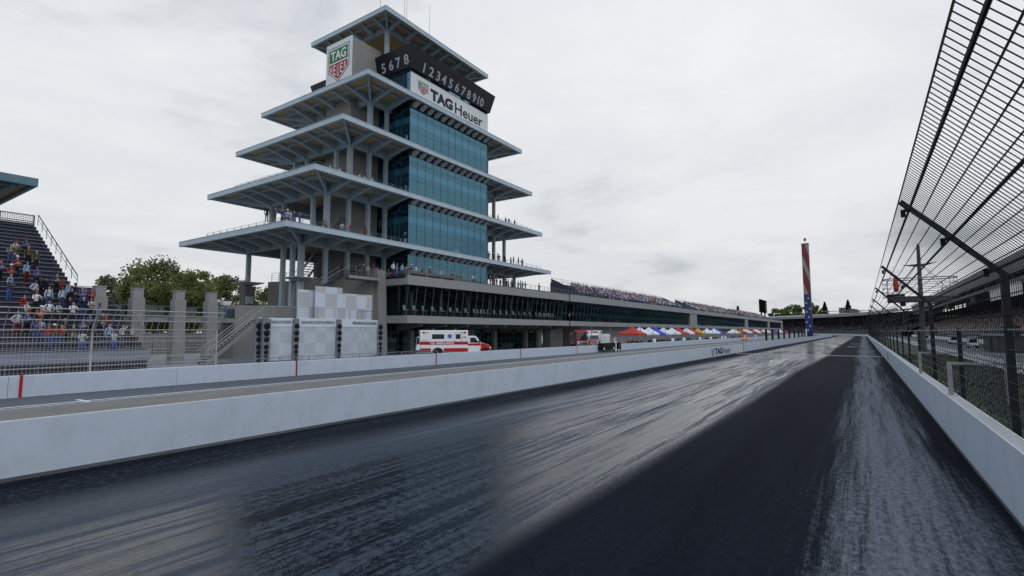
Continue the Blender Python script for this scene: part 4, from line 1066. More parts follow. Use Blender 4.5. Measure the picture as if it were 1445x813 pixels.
# capped concrete pillars and the glass sided walkway between them
wk = thing('elevated_walkway', 'elevated walkway with glass balustrade running between the concrete pillars', 'walkway', (-52, 22, 0))
m = MB(M['conc']); m.box(-54.4, -51.95, 15.4, 27.4, 3.75, 4.15); m.build('deck', wk)
m = MB(M['glassgf'])
for y in np.arange(15.5, 27.3, 1.7): m.poly([(-51.9, y, 4.2), (-51.9, y + 1.64, 4.2), (-51.9, y + 1.64, 5.1), (-51.9, y, 5.1)])
m.build('balustrade', wk)
m = MB(M['rail']); railing(m, [(-51.93, 15.5), (-51.93, 27.3)], 4.15, 1.0, 1, 1.7); m.build('railing', wk)
pill = None
PLAB = ['capped concrete pillar half hidden by the end of the bleacher', 'capped concrete pillar just clear of the bleacher', 'capped concrete pillar in the middle of the walkway', 'capped concrete pillar nearest the open stair']
for i, px in enumerate((138.5, 192, 251, 297)):
    p = atX(px, 440, -51.3)
    if i == 0:
        pill = thing('concrete_pillar', PLAB[0], 'pillar', (0, 0, 0), 0, 'capped concrete pillars along the walkway')
        m = MB(M['concwarm']); m.frustum((-.52, .52, -.52, .52), 0, (-.46, .46, -.46, .46), 5.75); m.box(-.54, .54, -.54, .54, -.02, .3); m.build('shaft', pill)
        m = MB(M['conc']); m.box(-.36, .36, -.36, .36, 5.751, 6.5); m.box(-.40, .40, -.40, .40, 6.501, 6.58); m.build('cap', pill)
        pill.location = (-51.3, p[1], 0)
    else: copy_thing(pill, (-51.3, p[1], 0), 0, PLAB[i])
fl = thing('floodlight', 'white floodlight on the end of the elevated walkway', 'floodlight', (-51.8, 26.4, 4.15))
m = MB(M['rail']); m.tube((-51.8, 26.4, 4.15), (-51.8, 26.4, 5.6), .05, 6); m.build('pole', fl)
m = MB(M['white']); m.frustum((-52.0, -51.5, 26.0, 26.7), 5.45, (-52.1, -51.4, 25.9, 26.8), 5.85); m.build('lamp_head', fl)
# perforated screen panels behind the walkway (plaza backdrop)
sc = thing('screen_wall', 'pale low screen wall across the plaza behind the pillars', 'wall', (-75, 25, 0))
m = MB(M['conc']); m.box(-75.3, -75, 12, 62, 0, 2.6); m.build('wall_body', sc)

# ================================================================== TREES
def tree(name, label, x, y, h, w, seed, kind='round', group=None, leaves=5000, size=.34, trunk=True):
    R = random.Random(seed); t = thing(name, label, 'tree', (x, y, 0), 0, group)
    m = MB(M['bark'])
    if kind == 'round':
        th = h * .34
        m.tube((x, y, -.1), (x + .1, y, th), w * .035 + .1, 8, w * .024 + .07)
        limbs = []
        for i in range(9):
            a = R.random() * 6.28; q = Vector((x + math.cos(a) * w * .33 * R.uniform(.5, 1.2), y + math.sin(a) * w * .33 * R.uniform(.5, 1.2), h * R.uniform(.55, .9)))
            s0 = Vector((x + .1, y, th * R.uniform(.7, 1.))); mid = s0.lerp(q, .5) + Vector((0, 0, h * .04)); m.tube(s0, mid, w * .014 + .04, 6, w * .010 + .02); m.tube(mid, q, w * .010 + .02, 5, .02); limbs.append(q)
    else:
        m.tube((x, y, -.1), (x, y, h * .97), w * .04 + .08, 7, .03)
    if trunk: m.build('trunk', t)
    vs, fs, mi = [], [], []
    if kind == 'round':
        cl = []
        for i in range(64):
            a = R.random() * 6.28; rr = math.sqrt(R.random()); zz = R.uniform(.26, 1.)
            prof = math.sin(math.pi * min(1, max(0, (zz - .16) / .9))) ** .6
            cl.append((x + math.cos(a) * rr * w * .5 * prof, y + math.sin(a) * rr * w * .5 * prof, h * zz * .96, w * R.uniform(.07, .15), R.random()))
        for i in range(leaves):
            c = cl[R.randrange(len(cl))]; g = [R.gauss(0, 1) for _ in range(3)]; n = math.sqrt(sum(k * k for k in g)) + 1e-6; rad_ = c[3] * R.random() ** .45 * (1.25 if R.random() < .12 else 1)
            p = Vector((c[0] + g[0] / n * rad_, c[1] + g[1] / n * rad_, c[2] + g[2] / n * rad_ * .8)); s = size * R.uniform(.55, 1.25)
            a_ = Vector((R.gauss(0, 1), R.gauss(0, 1), R.gauss(0, .6))).normalized(); b_ = a_.cross(Vector((R.gauss(0, 1), R.gauss(0, 1), R.gauss(0, 1)))).normalized()
            k = len(vs); vs += [p - a_ * s * .5, p + b_ * s * .3, p + a_ * s * .5, p - b_ * s * .3]; fs.append((k, k + 1, k + 2, k + 3)); mi.append(0 if c[4] > .42 else 1)
    else:
        for i in range(leaves):
            zz = R.random() ** .8; tier = (zz * 9) % 1; rr = w * .5 * (1 - zz) * (.55 + .45 * (1 - tier)) * R.random() ** .4 + .1; a = R.random() * 6.28
            p = Vector((x + math.cos(a) * rr, y + math.sin(a) * rr, h * (.10 + .9 * zz) - rr * .25)); s = size * R.uniform(.6, 1.3); a_ = Vector((math.cos(a), math.sin(a), -.35)); b_ = a_.cross(Vector((R.gauss(0, .4), R.gauss(0, .4), 1))).normalized()
            k = len(vs); vs += [p - a_ * s * .5, p + b_ * s * .22, p + a_ * s * .5, p - b_ * s * .22]; fs.append((k, k + 1, k + 2, k + 3)); mi.append(0)
    mb = MB(M['leafa'] if kind == 'round' else M['leafc']); mb.v = [tuple(v) for v in vs]; mb.f = fs; mb.mi = mi
    if kind == 'round': mb.mats.append(M['leafb'])
    mb.build('crown', t); return t
for i, (px, ytop, D, w, lab) in enumerate([
    (172, 388, 104, 10, 'ragged green tree rising behind the end of the bleacher'), (222, 369, 108, 14, 'tallest broad green tree behind the pillars'),
    (268, 384, 100, 11, 'green tree between the tall broad tree and the tower columns'), (310, 390, 112, 11, 'loose green tree beside the pedestal of the outermost tower column'),
    (383, 407, 122, 11, 'small green tree seen between the tall tower columns'), (428, 418, 128, 9, 'low green tree half behind the chequered podium backdrop'),
    (196, 398, 96, 9, 'dark low tree in front of the tall broad tree'), (244, 400, 94, 9, 'dark low tree beside the pillars of the walkway')]):
    p = atD(px, 440, D); zt = atD(px, ytop, D)[2]
    tree('broadleaf_tree', lab, p[0], p[1], zt * 1.02, w * 1.15, 30 + i, group='trees behind the plaza', leaves=7800, size=.60)
for i, (px, D, w, yt, kind, lab) in enumerate([
    (1096, 760, 26, 436, 'round', 'distant low tree beside the black video board'), (1108, 800, 26, 434, 'round', 'distant tree, second from the black video board'), (1120, 760, 30, 430, 'round', 'distant broad tree just before the striped pylon'), (1131, 740, 26, 433, 'round', 'distant tree standing right behind the striped pylon'), (1150, 760, 28, 432, 'round', 'distant broad tree just past the striped pylon'), (1157, 780, 22, 434, 'round', 'distant tree between the pylon and the dark conifer'),
    (1148, 800, 19, 427, 'cone', 'distant slim conifer beside the striped pylon'), (1165, 760, 35, 426, 'cone', 'distant dark conifer standing alone past the pylon'), (1198, 740, 38, 423, 'cone', 'distant dark conifer before the catch fence'), (1206, 760, 22, 436, 'round', 'distant bushy tree beside the last conifer'), (1036, 620, 16, 437, 'round', 'distant tree showing over the gap between roof bleachers'), (1042, 640, 19, 432, 'cone', 'distant conifer showing over the gap between roof bleachers')]):
    p = atD(px, 455, D); zt = atD(px, yt, D)[2]
    tree('distant_tree', lab, p[0], p[1], zt, w, 60 + i, kind, 'distant trees beyond the far grandstand', 3600, 2.4)
for i, (y, x, h) in enumerate([(250, 62, 26), (300, 66, 24), (352, 70, 27), (410, 64, 27), (462, 50, 27), (505, 30, 27)]):
    lab = ['tree rising behind the outer grandstand, closest of the row', 'second tree of the row behind the outer grandstand', 'third tree of the row behind the outer grandstand', 'fourth tree of the row behind the outer grandstand', 'fifth tree of the row behind the outer grandstand', 'last tree of the row behind the outer grandstand'][i]
    tree('grandstand_tree', lab, x, y, h * .55, 24, 90 + i, 'round', 'trees behind the outer grandstand', 2400, 2.2)

# ================================================================== PYLON, VIDEO BOARD
py = thing('scoring_pylon', 'tall slim scoring pylon showing red stripes over blue with white stars', 'pylon', (-14.85, 200, 0))
m = MB(M['pylon']); m.box(-15.9, -13.8, 199, 201.1, 1.3, 32.2); m.build('display', py)
m = MB(M['standdark']); m.box(-15.95, -13.75, 198.95, 201.15, 32.203, 32.5); m.box(-15.8, -13.9, 199.1, 201., HL, 1.297); m.build('frame', py)
m = MB(M['starpaint'])
for (ax, az) in ((.62, 13.9), (.3, 12.3), (.78, 10.4), (.28, 9.3), (.6, 7.6), (.25, 5.9), (.7, 4.6), (.4, 3.)):
    for face in (0, 1):
        P = []
        for k in range(10):
            r = .42 if k % 2 == 0 else .2; t = math.pi / 2 + k * math.pi / 5; u, v = math.cos(t) * r, math.sin(t) * r
            P.append((-15.9 + ax * 2.1 + u, 198.985, az + v) if face == 0 else (-13.785, 199 + ax * 2.1 + u, az + 1.1 + v))
        m.prism(P, (0, .012, 0) if face == 0 else (-.012, 0, 0))
m.build('star', py)
m = MB(M['rail']); m.tube((-14.85, 200, 32.5), (-14.85, 200, 33.6), .07, 6); m.build('finial_pole', py)
m = MB(M['flagred']); m.lathe([(.05, 33.4), (.34, 33.55), (.44, 34.0), (.3, 34.4), (.05, 34.5)], (-14.85, 200, 0), 10); m.build('beacon', py, True)
vb = thing('video_board', 'tall black video board seen over the roof bleachers', 'screen', (-52, 365, 0))
a, c = atX(1073.5, 423, -52), atX(1083, 440, -52)
m = MB(M['screenblack']); m.box(-53.2, -52, a[1], c[1] - 2, c[2] - 1, a[2] + .3); m.build('cabinet', vb)
m = MB(M['screenblack']); m.box(-51.995, -51.95, a[1] + .6, c[1] - 2.6, c[2] - .5, a[2] - .2); m.build('screen', vb)
m = MB(M['digit'])
for k in range(5): m.box(-51.945, -51.93, c[1] - 8., c[1] - 5.5, c[2] + .5 + k * 1.1, c[2] + 1. + k * 1.1)
m.build('readout', vb)
m = MB(M['standdark']); m.box(-53., -52.2, a[1] + 4, a[1] + 5, 0, c[2] - 1); m.box(-53., -52.2, c[1] - 8, c[1] - 7, 0, c[2] - 1); m.build('leg', vb)

# pit wall fence: dark posts with mesh near the pylon, white gate
pf = thing('pit_wall_fence', 'row of dark fence posts with wires on the pit wall before the pylon', 'fence', (-15, 110, HL))
ys = [107, 115, 124, 133.5, 144, 155, 166, 176, 185]
for y in ys: m = MB(M['fence']); m.box(-15.15, -14.8, y - .16, y + .16, HL + .001, 3.25); m.build('post', pf)
m = MB(M['wire'])
for z in (1.7, 2.2, 2.7, 3.15): m.tube((-14.98, 107, z), (-14.98, 185, z), .015, 4)
m.build('cable', pf)
gt = thing('white_gate', 'white framed gate on the pit wall at the foot of the pylon', 'gate', (-14.9, 205, HL))
m = MB(M['white'])
for y in (189, 205.5, 214.): m.box(-15.05, -14.75, y - .3, y + .3, HL + .001, 3.6)
m.box(-15., -14.8, 189.301, 205.199, 3.3, 3.5); m.box(-15., -14.8, 205.801, 213.699, 3.3, 3.5); m.build('frame', gt)
m = MB(M['wire'])
for y in np.arange(190, 213, 1.): m.tube((-14.9, y, HL), (-14.9, y, 3.3), .02, 4)
m.build('bars', gt)

# ================================================================== STARTER STAND
ss = thing('starter_stand', 'flag stand platform with railed cage and a cross shaped mast beyond the catch fence', 'platform', (5.3, 72, 0))
m = MB(M['standdark']); m.box(2.5, 8.0, 70.6, 73.4, 6.05, 6.6); m.use(M['black']); m.box(2.45, 4.0, 70.55, 73.45, 6.601, 6.9); m.build('floor', ss)
m = MB(M['rail']); zz = [6.6, 7.15, 7.6, 8.1, 8.6]
def capsule(z, r=1.5, grow=0.):
    P = []
    for k in range(13): t = math.pi / 2 + math.pi * k / 12; P.append(Vector((3.6 + math.cos(t) * r, 72 + math.sin(t) * r, z)))
    for k in range(13): t = -math.pi / 2 + math.pi * k / 12; P.append(Vector((7.1 + math.cos(t) * r, 72 + math.sin(t) * r, z)))
    return P + [P[0]]
for z in zz: m.path(capsule(z), .03 if z < 8.5 else .06, 5)
for p in capsule(6.6)[::3]: m.tube(p, p + Vector((0, 0, 2.0)), .025, 4)
m.build('cage', ss)
m = MB(M['standdark']); m.tube((5.4, 72, 0), (5.5, 72, 12.0), .30, 10, .16); m.lathe([(.16, 12.), (.12, 12.35), (.02, 12.5)], (5.5, 72, 0), 10); m.build('mast', ss)
m = MB(M['standdark']); m.prism([(4.0, 71.9, 10.15), (5.3, 71.9, 9.92), (5.75, 71.9, 9.92), (7.1, 71.9, 10.35), (5.75, 71.9, 10.22), (5.3, 71.9, 10.22)], (0, .25, 0)); m.build('cross_arm', ss)
m = MB(M['wire'])
for dx in (-2.8, -2.2, 2.2, 2.8): m.tube((5.5 + dx * .15, 72, 10.), (5.5 + dx, 72 + .2, 6.7), .02, 4)
m.build('stay_cable', ss)
m = MB(M['standdark']); m.box(3.6, 4.1, 71.8, 72.2, 5.6, 6.049); m.build('bracket', ss)
fg = thing('furled_flag', 'red flag hanging furled on the flag stand', 'flag', (3.28, 71.2, 6.9))
m = MB(M['rail']); m.tube((3.28, 71.2, 6.9), (3.28, 71.2, 9.1), .03, 5); m.build('pole', fg)
m = MB(M['flagred']); P = [(3.28 + .02, 71.2 - .02), (3.44, 71.12), (3.5, 71.3), (3.2, 71.32), (3.08, 71.14)]
m.raw([(x, y, 7.2) for x, y in P] + [(3.28 + (x - 3.28) * 1.3, 71.2 + (y - 71.2) * 1.2, 8.1) for x, y in P] + [(3.28 + (x - 3.28) * .7, y, 9.0) for x, y in P], [(i, (i + 1) % 5, 5 + (i + 1) % 5, 5 + i) for i in range(5)] + [(5 + i, 5 + (i + 1) % 5, 10 + (i + 1) % 5, 10 + i) for i in range(5)] + [(10, 11, 12, 13, 14), (4, 3, 2, 1, 0)]); m.build('cloth', fg, True)

# ================================================================== OUTER GRANDSTAND
gs = thing('outer_grandstand', 'long roofed grandstand full of people behind the black catch fence', 'grandstand', (30, 180, 0))
GX0, GZ0, GN, GDX, GDZ = 22.5, 2.3, 19, .80, .36
GY_0, GY_1 = 88., 345.
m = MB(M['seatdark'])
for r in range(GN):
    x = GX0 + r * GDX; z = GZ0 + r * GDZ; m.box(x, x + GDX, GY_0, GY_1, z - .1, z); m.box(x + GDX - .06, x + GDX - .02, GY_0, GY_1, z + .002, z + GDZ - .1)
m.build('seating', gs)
m = MB(M['standdark']); m.box(GX0 - .25, GX0 - .05, GY_0, GY_1, .0, 2.15); m.use(M['conc']); m.box(GX0 - .35, GX0 - .02, GY_0, GY_1, 2.151, 2.4); m.build('front_wall', gs)
m = MB(M['rail'])
for z in (2.75, 3.1, 3.35): m.tube((GX0 - .15, GY_0, z), (GX0 - .15, GY_1, z), .03, 4)
for y in np.arange(GY_0, GY_1, 2.2): m.tube((GX0 - .15, y, 2.4), (GX0 - .15, y, 3.35), .03, 4)
m.build('railing', gs)
m = MB(M['roofsheet'])
y = GY_0
while y < GY_1:   # ribbed front fascia
    m.prism([(21.8, y, 15.95), (22.5, y, 13.0), (22.7, y, 13.0), (22.0, y, 15.95)], (0, .62, 0)); m.prism([(21.86, y + .62, 15.95), (22.56, y + .62, 13.0), (22.66, y + .62, 13.0), (21.96, y + .62, 15.95)], (0, .18, 0)); y += .8
m.build('roof_fascia', gs)
m = MB(M['standdark']); m.prism([(22.0, GY_0, 15.951), (22.0, GY_0, 16.1), (44, GY_0, 18.2), (44, GY_0, 18.0)], (0, GY_1 - GY_0, 0)); m.build('roof', gs)
m = MB(M['standdark']); m.box(22.3, 26.5, GY_0, GY_1, 11.3, 12.0)
for y in np.arange(GY_0 + 3, GY_1, 12.): m.box(22.6, 23.0, y, y + .35, 12.0, 13.0)
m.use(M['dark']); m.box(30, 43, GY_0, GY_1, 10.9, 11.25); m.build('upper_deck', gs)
for y in np.arange(GY_0 + 3, GY_1, 12.): m = MB(M['standdark']); m.box(34.8, 35.2, y, y + .4, 0, 16.9); m.beam((23., y + .2, 12.6), (35, y + .2, 16.6), .2, .35); m.build('post', gs)
m = MB(M['standdark']); m.box(43.8, 44., GY_0, GY_1, 0, 18.); m.build('back_wall', gs)
m = MB(M['white']); yq = atX(1393, 415, 22.2)[1]
for k in range(16): m.box(22.1, 22.28, 118 + k * 1.6, 118 + k * 1.6 + 1.25, 8.95, 10.9)
m.use(M['galv']); m.box(22.0, 22.4, 117.5, 144, 10.901, 11.15); m.build('fascia_sign', gs)
# speaker boxes hung from the deck
for y in (160., 205.): m = MB(M['black']); m.box(22.0, 23.2, y, y + 6., 9.6, 10.9); m.build('loudspeaker', gs)
# pale service barrier and a low dark kiosk between lawn and stand
sb = thing('service_barrier', 'pale slatted barrier along the service road before the outer grandstand', 'barrier', (20.4, 180, 0))
m = MB(M['white']); y = 60.
while y < 330: m.box(20.3, 20.42, y, y + 1.75, .25, 1.15); y += 2.0
m.build('panel', sb)
m = MB(M['standdark']); m.box(20.43, 20.55, 60, 330, .0, 1.25); m.build('rail', sb)
kc = [0]
for i, (x, y, lab) in enumerate([(15.5, 118, 'white golf cart parked on the service road behind the catch fence, closest one'), (16.5, 150, 'white golf cart on the service road, middle of three'), (14.5, 186, 'white golf cart farthest along the service road')]):
    if i == 0:
        g = thing('utility_cart', lab, 'cart', (x, y, 0), 0, 'white carts parked on the service road')
        m = MB(M['whiteveh']); m.frustum((x - .65, x + .65, y - 1.3, y + 1.3), .35, (x - .6, x + .6, y - 1.15, y + 1.1), .85); m.build('body', g)
        m = MB(M['whiteveh']); m.box(x - .65, x + .65, y - 1., y + .9, 1.80, 1.88); m.build('roof', g)
        m = MB(M['black']); m.box(x - .5, x + .5, y - .5, y - .05, .851, 1.2); m.box(x - .5, x + .5, y - .62, y - .5, .851, 1.5); m.build('seat', g)
        m = MB(M['galv']); [m.tube((x + a_, y + b_, .8), (x + a_, y + b_, 1.8), .025, 5) for a_ in (-.58, .58) for b_ in (-.9, .8)]; m.build('frame', g)
        for a_ in (-.55, .55):
            for b_ in (-.85, .85): m = MB(M['rubber']); m.lathe([(.24, -.09), (.26, 0), (.24, .09)], (x + a_, y + b_, .26), 12, 'x'); m.build('wheel', g, True)
        cart0 = g
    else: copy_thing(cart0, (x, y, 0), .15 * i, lab)
kb = thing('service_hut', 'low dark flat roofed hut on the service road behind the catch fence', 'hut', (17, 96, 0))
m = MB(M['standdark']); m.box(14.5, 18.5, 92, 101, 0, 2.2); m.build('wall', kb); m = MB(M['roofsheet']); m.box(14.2, 18.8, 91.7, 101.3, 2.203, 2.4); m.build('roof', kb); m = MB(M['dark']); m.box(14.47, 14.497, 95, 96, 0, 2.); m.build('door', kb)

# ================================================================== FAR GRANDSTAND round the first turn
fgs = thing('turn_grandstand', 'distant curved grandstand with a roof round the end of the track', 'grandstand', (-100, 560, 0))
def ring(mb, r0, r1, z0, z1, a0=rad(4), a1=rad(120), n=40, z0b=None, z1b=None):
    for i in range(n):
        t0, t1 = a0 + (a1 - a0) * i / n, a0 + (a1 - a0) * (i + 1) / n
        A, B, C_, D_ = arc(r0, t0), arc(r1, t0), arc(r1, t1), arc(r0, t1); zb0 = z0 if z0b is None else z0b; zb1 = z1 if z1b is None else z1b
        mb.raw([(*A, z0), (*B, zb0), (*C_, zb0), (*D_, z0), (*A, z1), (*B, zb1), (*C_, zb1), (*D_, z1)], [(0, 3, 2, 1), (4, 5, 6, 7), (0, 1, 5, 4), (1, 2, 6, 5), (2, 3, 7, 6), (3, 0, 4, 7)])
m = MB(M['seatdark']); ring(m, RAD + 16, RAD + 34, 2.0, 2.4, z0b=9.8, z1b=10.2); m.build('seating', fgs)
m = MB(M['standdark']); ring(m, RAD + 15.5, RAD + 16., 0, 3.2); ring(m, RAD + 33.9, RAD + 34.4, 0, 15.5); m.build('wall', fgs)
m = MB(M['roofsheet']); ring(m, RAD + 15, RAD + 40, 14.2, 14.5, z0b=17., z1b=17.4); ring(m, RAD + 14.6, RAD + 15., 13.6, 15.6); m.build('roof', fgs)
m = MB(M['galv']); ring(m, RAD + 14.8, RAD + 15.0, 16.4, 16.55)
for i in range(60):
    t_ = rad(4) + rad(116) * i / 60; p = arc(RAD + 14.9, t_); m.tube((*p, 15.6), (*p, 16.5), .06, 4)
m.build('railing', fgs)
for i in range(34):
    m = MB(M['standdark']); t_ = rad(4) + rad(116) * i / 34; p = arc(RAD + 17.5, t_); m.tube((*p, 0), (*p, 14.5), .22, 6); m.build('post', fgs)
m = MB(M['white']); p = atD(1190, 454, 560); m.box(p[0] - 9, p[0] + 9, p[1] - .2, p[1], p[2] - .4, p[2] + 1.0); m.build('score_sign', fgs)
rb = thing('rooftop_box', 'grey flat rooftop box beyond the far grandstand', 'building', (0, 640, 0))
p0, p1 = atD(1184, 441, 650), atD(1193, 441, 650); m = MB(M['concdark']); m.box(p0[0], p1[0], p0[1], p0[1] + 10, 0, p0[2] + 6); m.build('wall', rb); m = MB(M['rail']); m.box(p0[0] - 20, p1[0] + 30, p0[1] + 2, p0[1] + 3, p0[2] + 1.4, p0[2] + 2.1); m.build('parapet', rb)

# ================================================================== VEHICLES (built facing +X, then turned)
def wheel(parent, x, y, r, w):
    m = MB(M['rubber']); m.lathe([(r * .62, -w / 2), (r * .93, -w / 2), (r, -w * .34), (r, w * .34), (r * .93, w / 2), (r * .62, w / 2)], (x, y, r), 22, 'y'); o = m.build('wheel', parent, False)
    m = MB(M['chrome']); s = -1 if y < 0 else 1
    m.lathe([(r * .61, -w * .42), (r * .61, w * .42)], (x, y, r), 18, 'y'); m.lathe([(r * .22, min(s * w * .421, s * w * .62)), (r * .15, max(s * w * .421, s * w * .62))], (x, y, r), 10, 'y')
    m.build('rim', o, False); return o
def star_of_life(m, x, y, z, s, sy):
    for k in range(3):
        t = math.pi / 2 + k * math.pi / 3; u, v = math.cos(t), math.sin(t); a, b_ = s * .5, s * .11
        P = [(x + u * a - v * b_, y, z + v * a + u * b_), (x - u * a - v * b_, y, z - v * a + u * b_), (x - u * a + v * b_, y, z - v * a - u * b_), (x + u * a + v * b_, y, z + v * a - u * b_)]
        dy = .006 + .002 * k; m.prism(P if sy < 0 else P[::-1], (0, sy * dy, 0))
def ambulance(label, loc, rot, number):
    t = thing('ambulance', label, 'ambulance', (0, 0, 0), 0)
    # patient module
    m = MB(M['whiteveh']); m.box(-2.55, 2.72, -1.2, 1.2, .62, 3.0); body = m.build('module', t, bevel=.06)
    m = MB(M['redveh'])
    for s in (-1, 1):
        m.box(-2.53, 2.70, s * 1.2001, s * 1.212, 1.42, 1.76); m.box(-2.53, -1.35, s * 1.2001, s * 1.212, .66, 1.04); m.box(.02, 2.70, s * 1.2001, s * 1.212, .66, 1.04)
    m.box(-2.562, -2.551, -1.15, 1.15, 1.42, 1.76); m.build('stripe', body)
    m = MB(M['darkglass'])
    for s in (-1, 1): m.box(-1.25, .08, s * 1.2, s * 1.218, 2.05, 2.57); m.box(1.34, 1.88, s * 1.2, s * 1.218, 2.05, 2.57)
    for y in (-.6, .6): m.box(-2.57, -2.551, y - .35, y + .35, 1.95, 2.6)
    w = m.build('window', body, bevel=.008)
    m = MB(M['rail'])
    for s in (-1, 1):
        for x0, x1 in ((1.18, 2.04),):
            for (a, c, e, f) in ((x0, x0 + .015, .7, 2.75), (x1, x1 + .015, .7, 2.75), (x0, x1, 2.735, 2.75)): m.box(a, c, s * 1.2125, s * 1.2165, e, f)
        m.box(1.92, 2.02, s * 1.213, s * 1.235, 1.90, 1.98)
    m.box(-2.58, -2.563, -.012, .012, .7, 2.9); m.build('side_door', body)
    m = MB(M['emblemblue'])
    for s in (-1, 1): star_of_life(m, .68, s * 1.201, 2.33, .56, s)
    m.build('medical_star', body)
    m = MB(M['white']); tx = MB(M['red'])
    for s in (-1, 1):
        add_text(m, 'F.D. AMBULANCE', (-.15, s * 1.214, 1.585), (-s, 0, 0), (0, 0, 1), 2.55, .21, .03, .006)
        add_text(tx, number, (2.30, s * 1.202, 2.20), (-s, 0, 0), (0, 0, 1), .42, .25, .02, .006)
        add_text(tx, 'RESCUE', (-2.05, s * 1.202, 1.88), (-s, 0, 0), (0, 0, 1), .7, .10, .01, .006)
    m.build('lettering', body); tx.build('number', body)
    m = MB(M['lampred'])
    for s in (-1, 1):
        for x in (-2.15, 2.35): m.box(x - .13, x + .13, s * 1.2, s * 1.25, 2.66, 2.84)
    for y in (-1.0, 1.0): m.box(2.72, 2.78, y - .13, y + .13, 2.62, 2.82); m.box(-2.6, -2.55, y - .12, y + .12, 2.66, 2.84)
    m.box(2.721, 2.79, -.55, .55, 2.68, 2.86); m.build('warning_light', body)
    m = MB(M['digit'])
    for s in (-1, 1):
        for x in (-1.75, 2.0): m.box(x - .14, x + .14, s * 1.2, s * 1.24, 2.68, 2.80)
    m.build('scene_light', body)
    m = MB(M['galv']); m.lathe([(.10, 3.0), (.10, 3.12), (.02, 3.14)], (-1.0, .3, 0), 8); m.build('roof_vent', body); m = MB(M['galv']); m.lathe([(.10, 3.0), (.10, 3.12), (.02, 3.14)], (1.4, -.3, 0), 8); m.build('roof_vent', body); m = MB(M['black']); m.tube((.6, .5, 3.), (.6, .5, 3.5), .012, 4); m.build('aerial', body)
    m = MB(M['chrome']); m.box(-2.95, -2.56, -1.15, 1.15, .50, .60); m.box(-2.56, 2.7, -1.17, 1.17, .52, .615); m.build('bumper', t)
    m = MB(M['whiteveh']); m.frustum((-2.95, -2.56, -1.12, 1.12), .85, (-2.75, -2.56, -1.05, 1.05), 2.3); m.use(M['darkglass']); m.prism([(-2.86, -1.14, 1.5), (-2.6, -1.14, 1.5), (-2.6, -1.14, 2.2), (-2.80, -1.14, 2.2)], (0, .015, 0)); m.build('rear_door', t)
    # cab with sloping nose
    m = MB(M['whiteveh']); prof = [(2.73, .60), (4.15, .60), (4.25, 1.62), (3.72, 2.28), (3.5, 2.38), (2.73, 2.38)]
    m.prism([(x, -.98, z) for x, z in prof], (0, 1.96, 0)); cab = m.build('cab', t, bevel=.04)
    m = MB(M['darkglass'])
    for s in (-1, 1): m.prism([(3.0, s * .982, 1.62), (3.95, s * .982, 1.62), (3.55, s * .982, 2.18), (3.0, s * .982, 2.18)][::s], (0, s * .012, 0))
    m.prism([(4.262, -.85, 1.66), (4.262, .85, 1.66), (3.79, .80, 2.24), (3.79, -.80, 2.24)], (.012, 0, .010)); m.build('window', cab)
    m = MB(M['redveh'])
    for s in (-1, 1): m.box(2.74, 4.19, s * .9805, s * .992, 1.30, 1.54)
    m.build('stripe', cab)
    m = MB(M['redveh']); m.prism([(4.12, -.88, .66), (5.30, -.88, .66), (5.36, -.88, 1.05), (5.22, -.88, 1.36), (4.27, -.88, 1.66), (4.12, -.88, 1.66)], (0, 1.76, 0)); hood = m.build('hood', t, bevel=.09)
    m = MB(M['redveh'])
    for s in (-1, 1): m.prism([(4.05, s * .881, .62), (4.25, s * .881, 1.12), (4.55, s * .881, 1.26), (5.0, s * .881, 1.2), (5.28, s * .881, .98), (5.28, s * .881, .66), (5.12, s * .881, .66), (4.98, s * .881, .95), (4.7, s * .881, 1.06), (4.42, s * .881, .95), (4.28, s * .881, .62)][::s], (0, s * .2, 0))
    m.build('fender', t, bevel=.02)
    m = MB(M['chrome']); m.box(5.28, 5.40, -.55, .55, .72, 1.16); m.box(5.30, 5.52, -1.08, 1.08, .44, .68); g = m.build('grille', t)
    for s in (-1, 1): m = MB(M['white']); m.box(5.2, 5.37, s * .60, s * .95, .92, 1.14); m.build('headlight', t, bevel=.03)
    for s in (-1, 1): m = MB(M['black']); m.box(3.98, 4.08, s * 1.02, s * 1.28, 1.62, 1.98); m.tube((3.9, s * .97, 1.7), (4.03, s * 1.1, 1.7), .02, 5); m.build('mirror', t)
    m = MB(M['black']); m.box(-2.4, 5.2, -.45, .45, .40, .61)
    for s in (-1, 1): m.lathe([(.56, .0), (.56, .32)], (-.62, s * 1.16 if s < 0 else .90, .62), 20, 'y')
    m.box(2.75, 4.0, -1.02, -.75, .42, .52); m.box(2.75, 4.0, .75, 1.02, .42, .52); m.build('chassis', t)
    m = MB(M['black'])
    for s in (-1, 1):   # wheel arch lips
        P = [(-.62 + math.cos(k * math.pi / 12) * .60, s * 1.203, .62 + math.sin(k * math.pi / 12) * .60 * .82) for k in range(13)]
        m.prism(P[::-s], (0, s * .012, 0))
    m.build('wheel_arch', t)
    for s in (-1, 1): wheel(t, -.62, s * 1.08, .47, .36); wheel(t, 4.68, s * .95, .46, .3)
    t.location = loc; t.rotation_euler = (0, 0, rot); return t
c = atD(641, 485, 58.2)
ambulance('white ambulance with red stripes and a red nose, seen side on before the terrace building', (c[0] - .9, c[1] - 1.0, 0), rad(48), '19')
c = atD(832, 485, 83); 
ambulance('white ambulance with a red hood facing the camera beside the fire engine', (c[0] - .8, c[1] + 3.2, 0), rad(-62), '15')
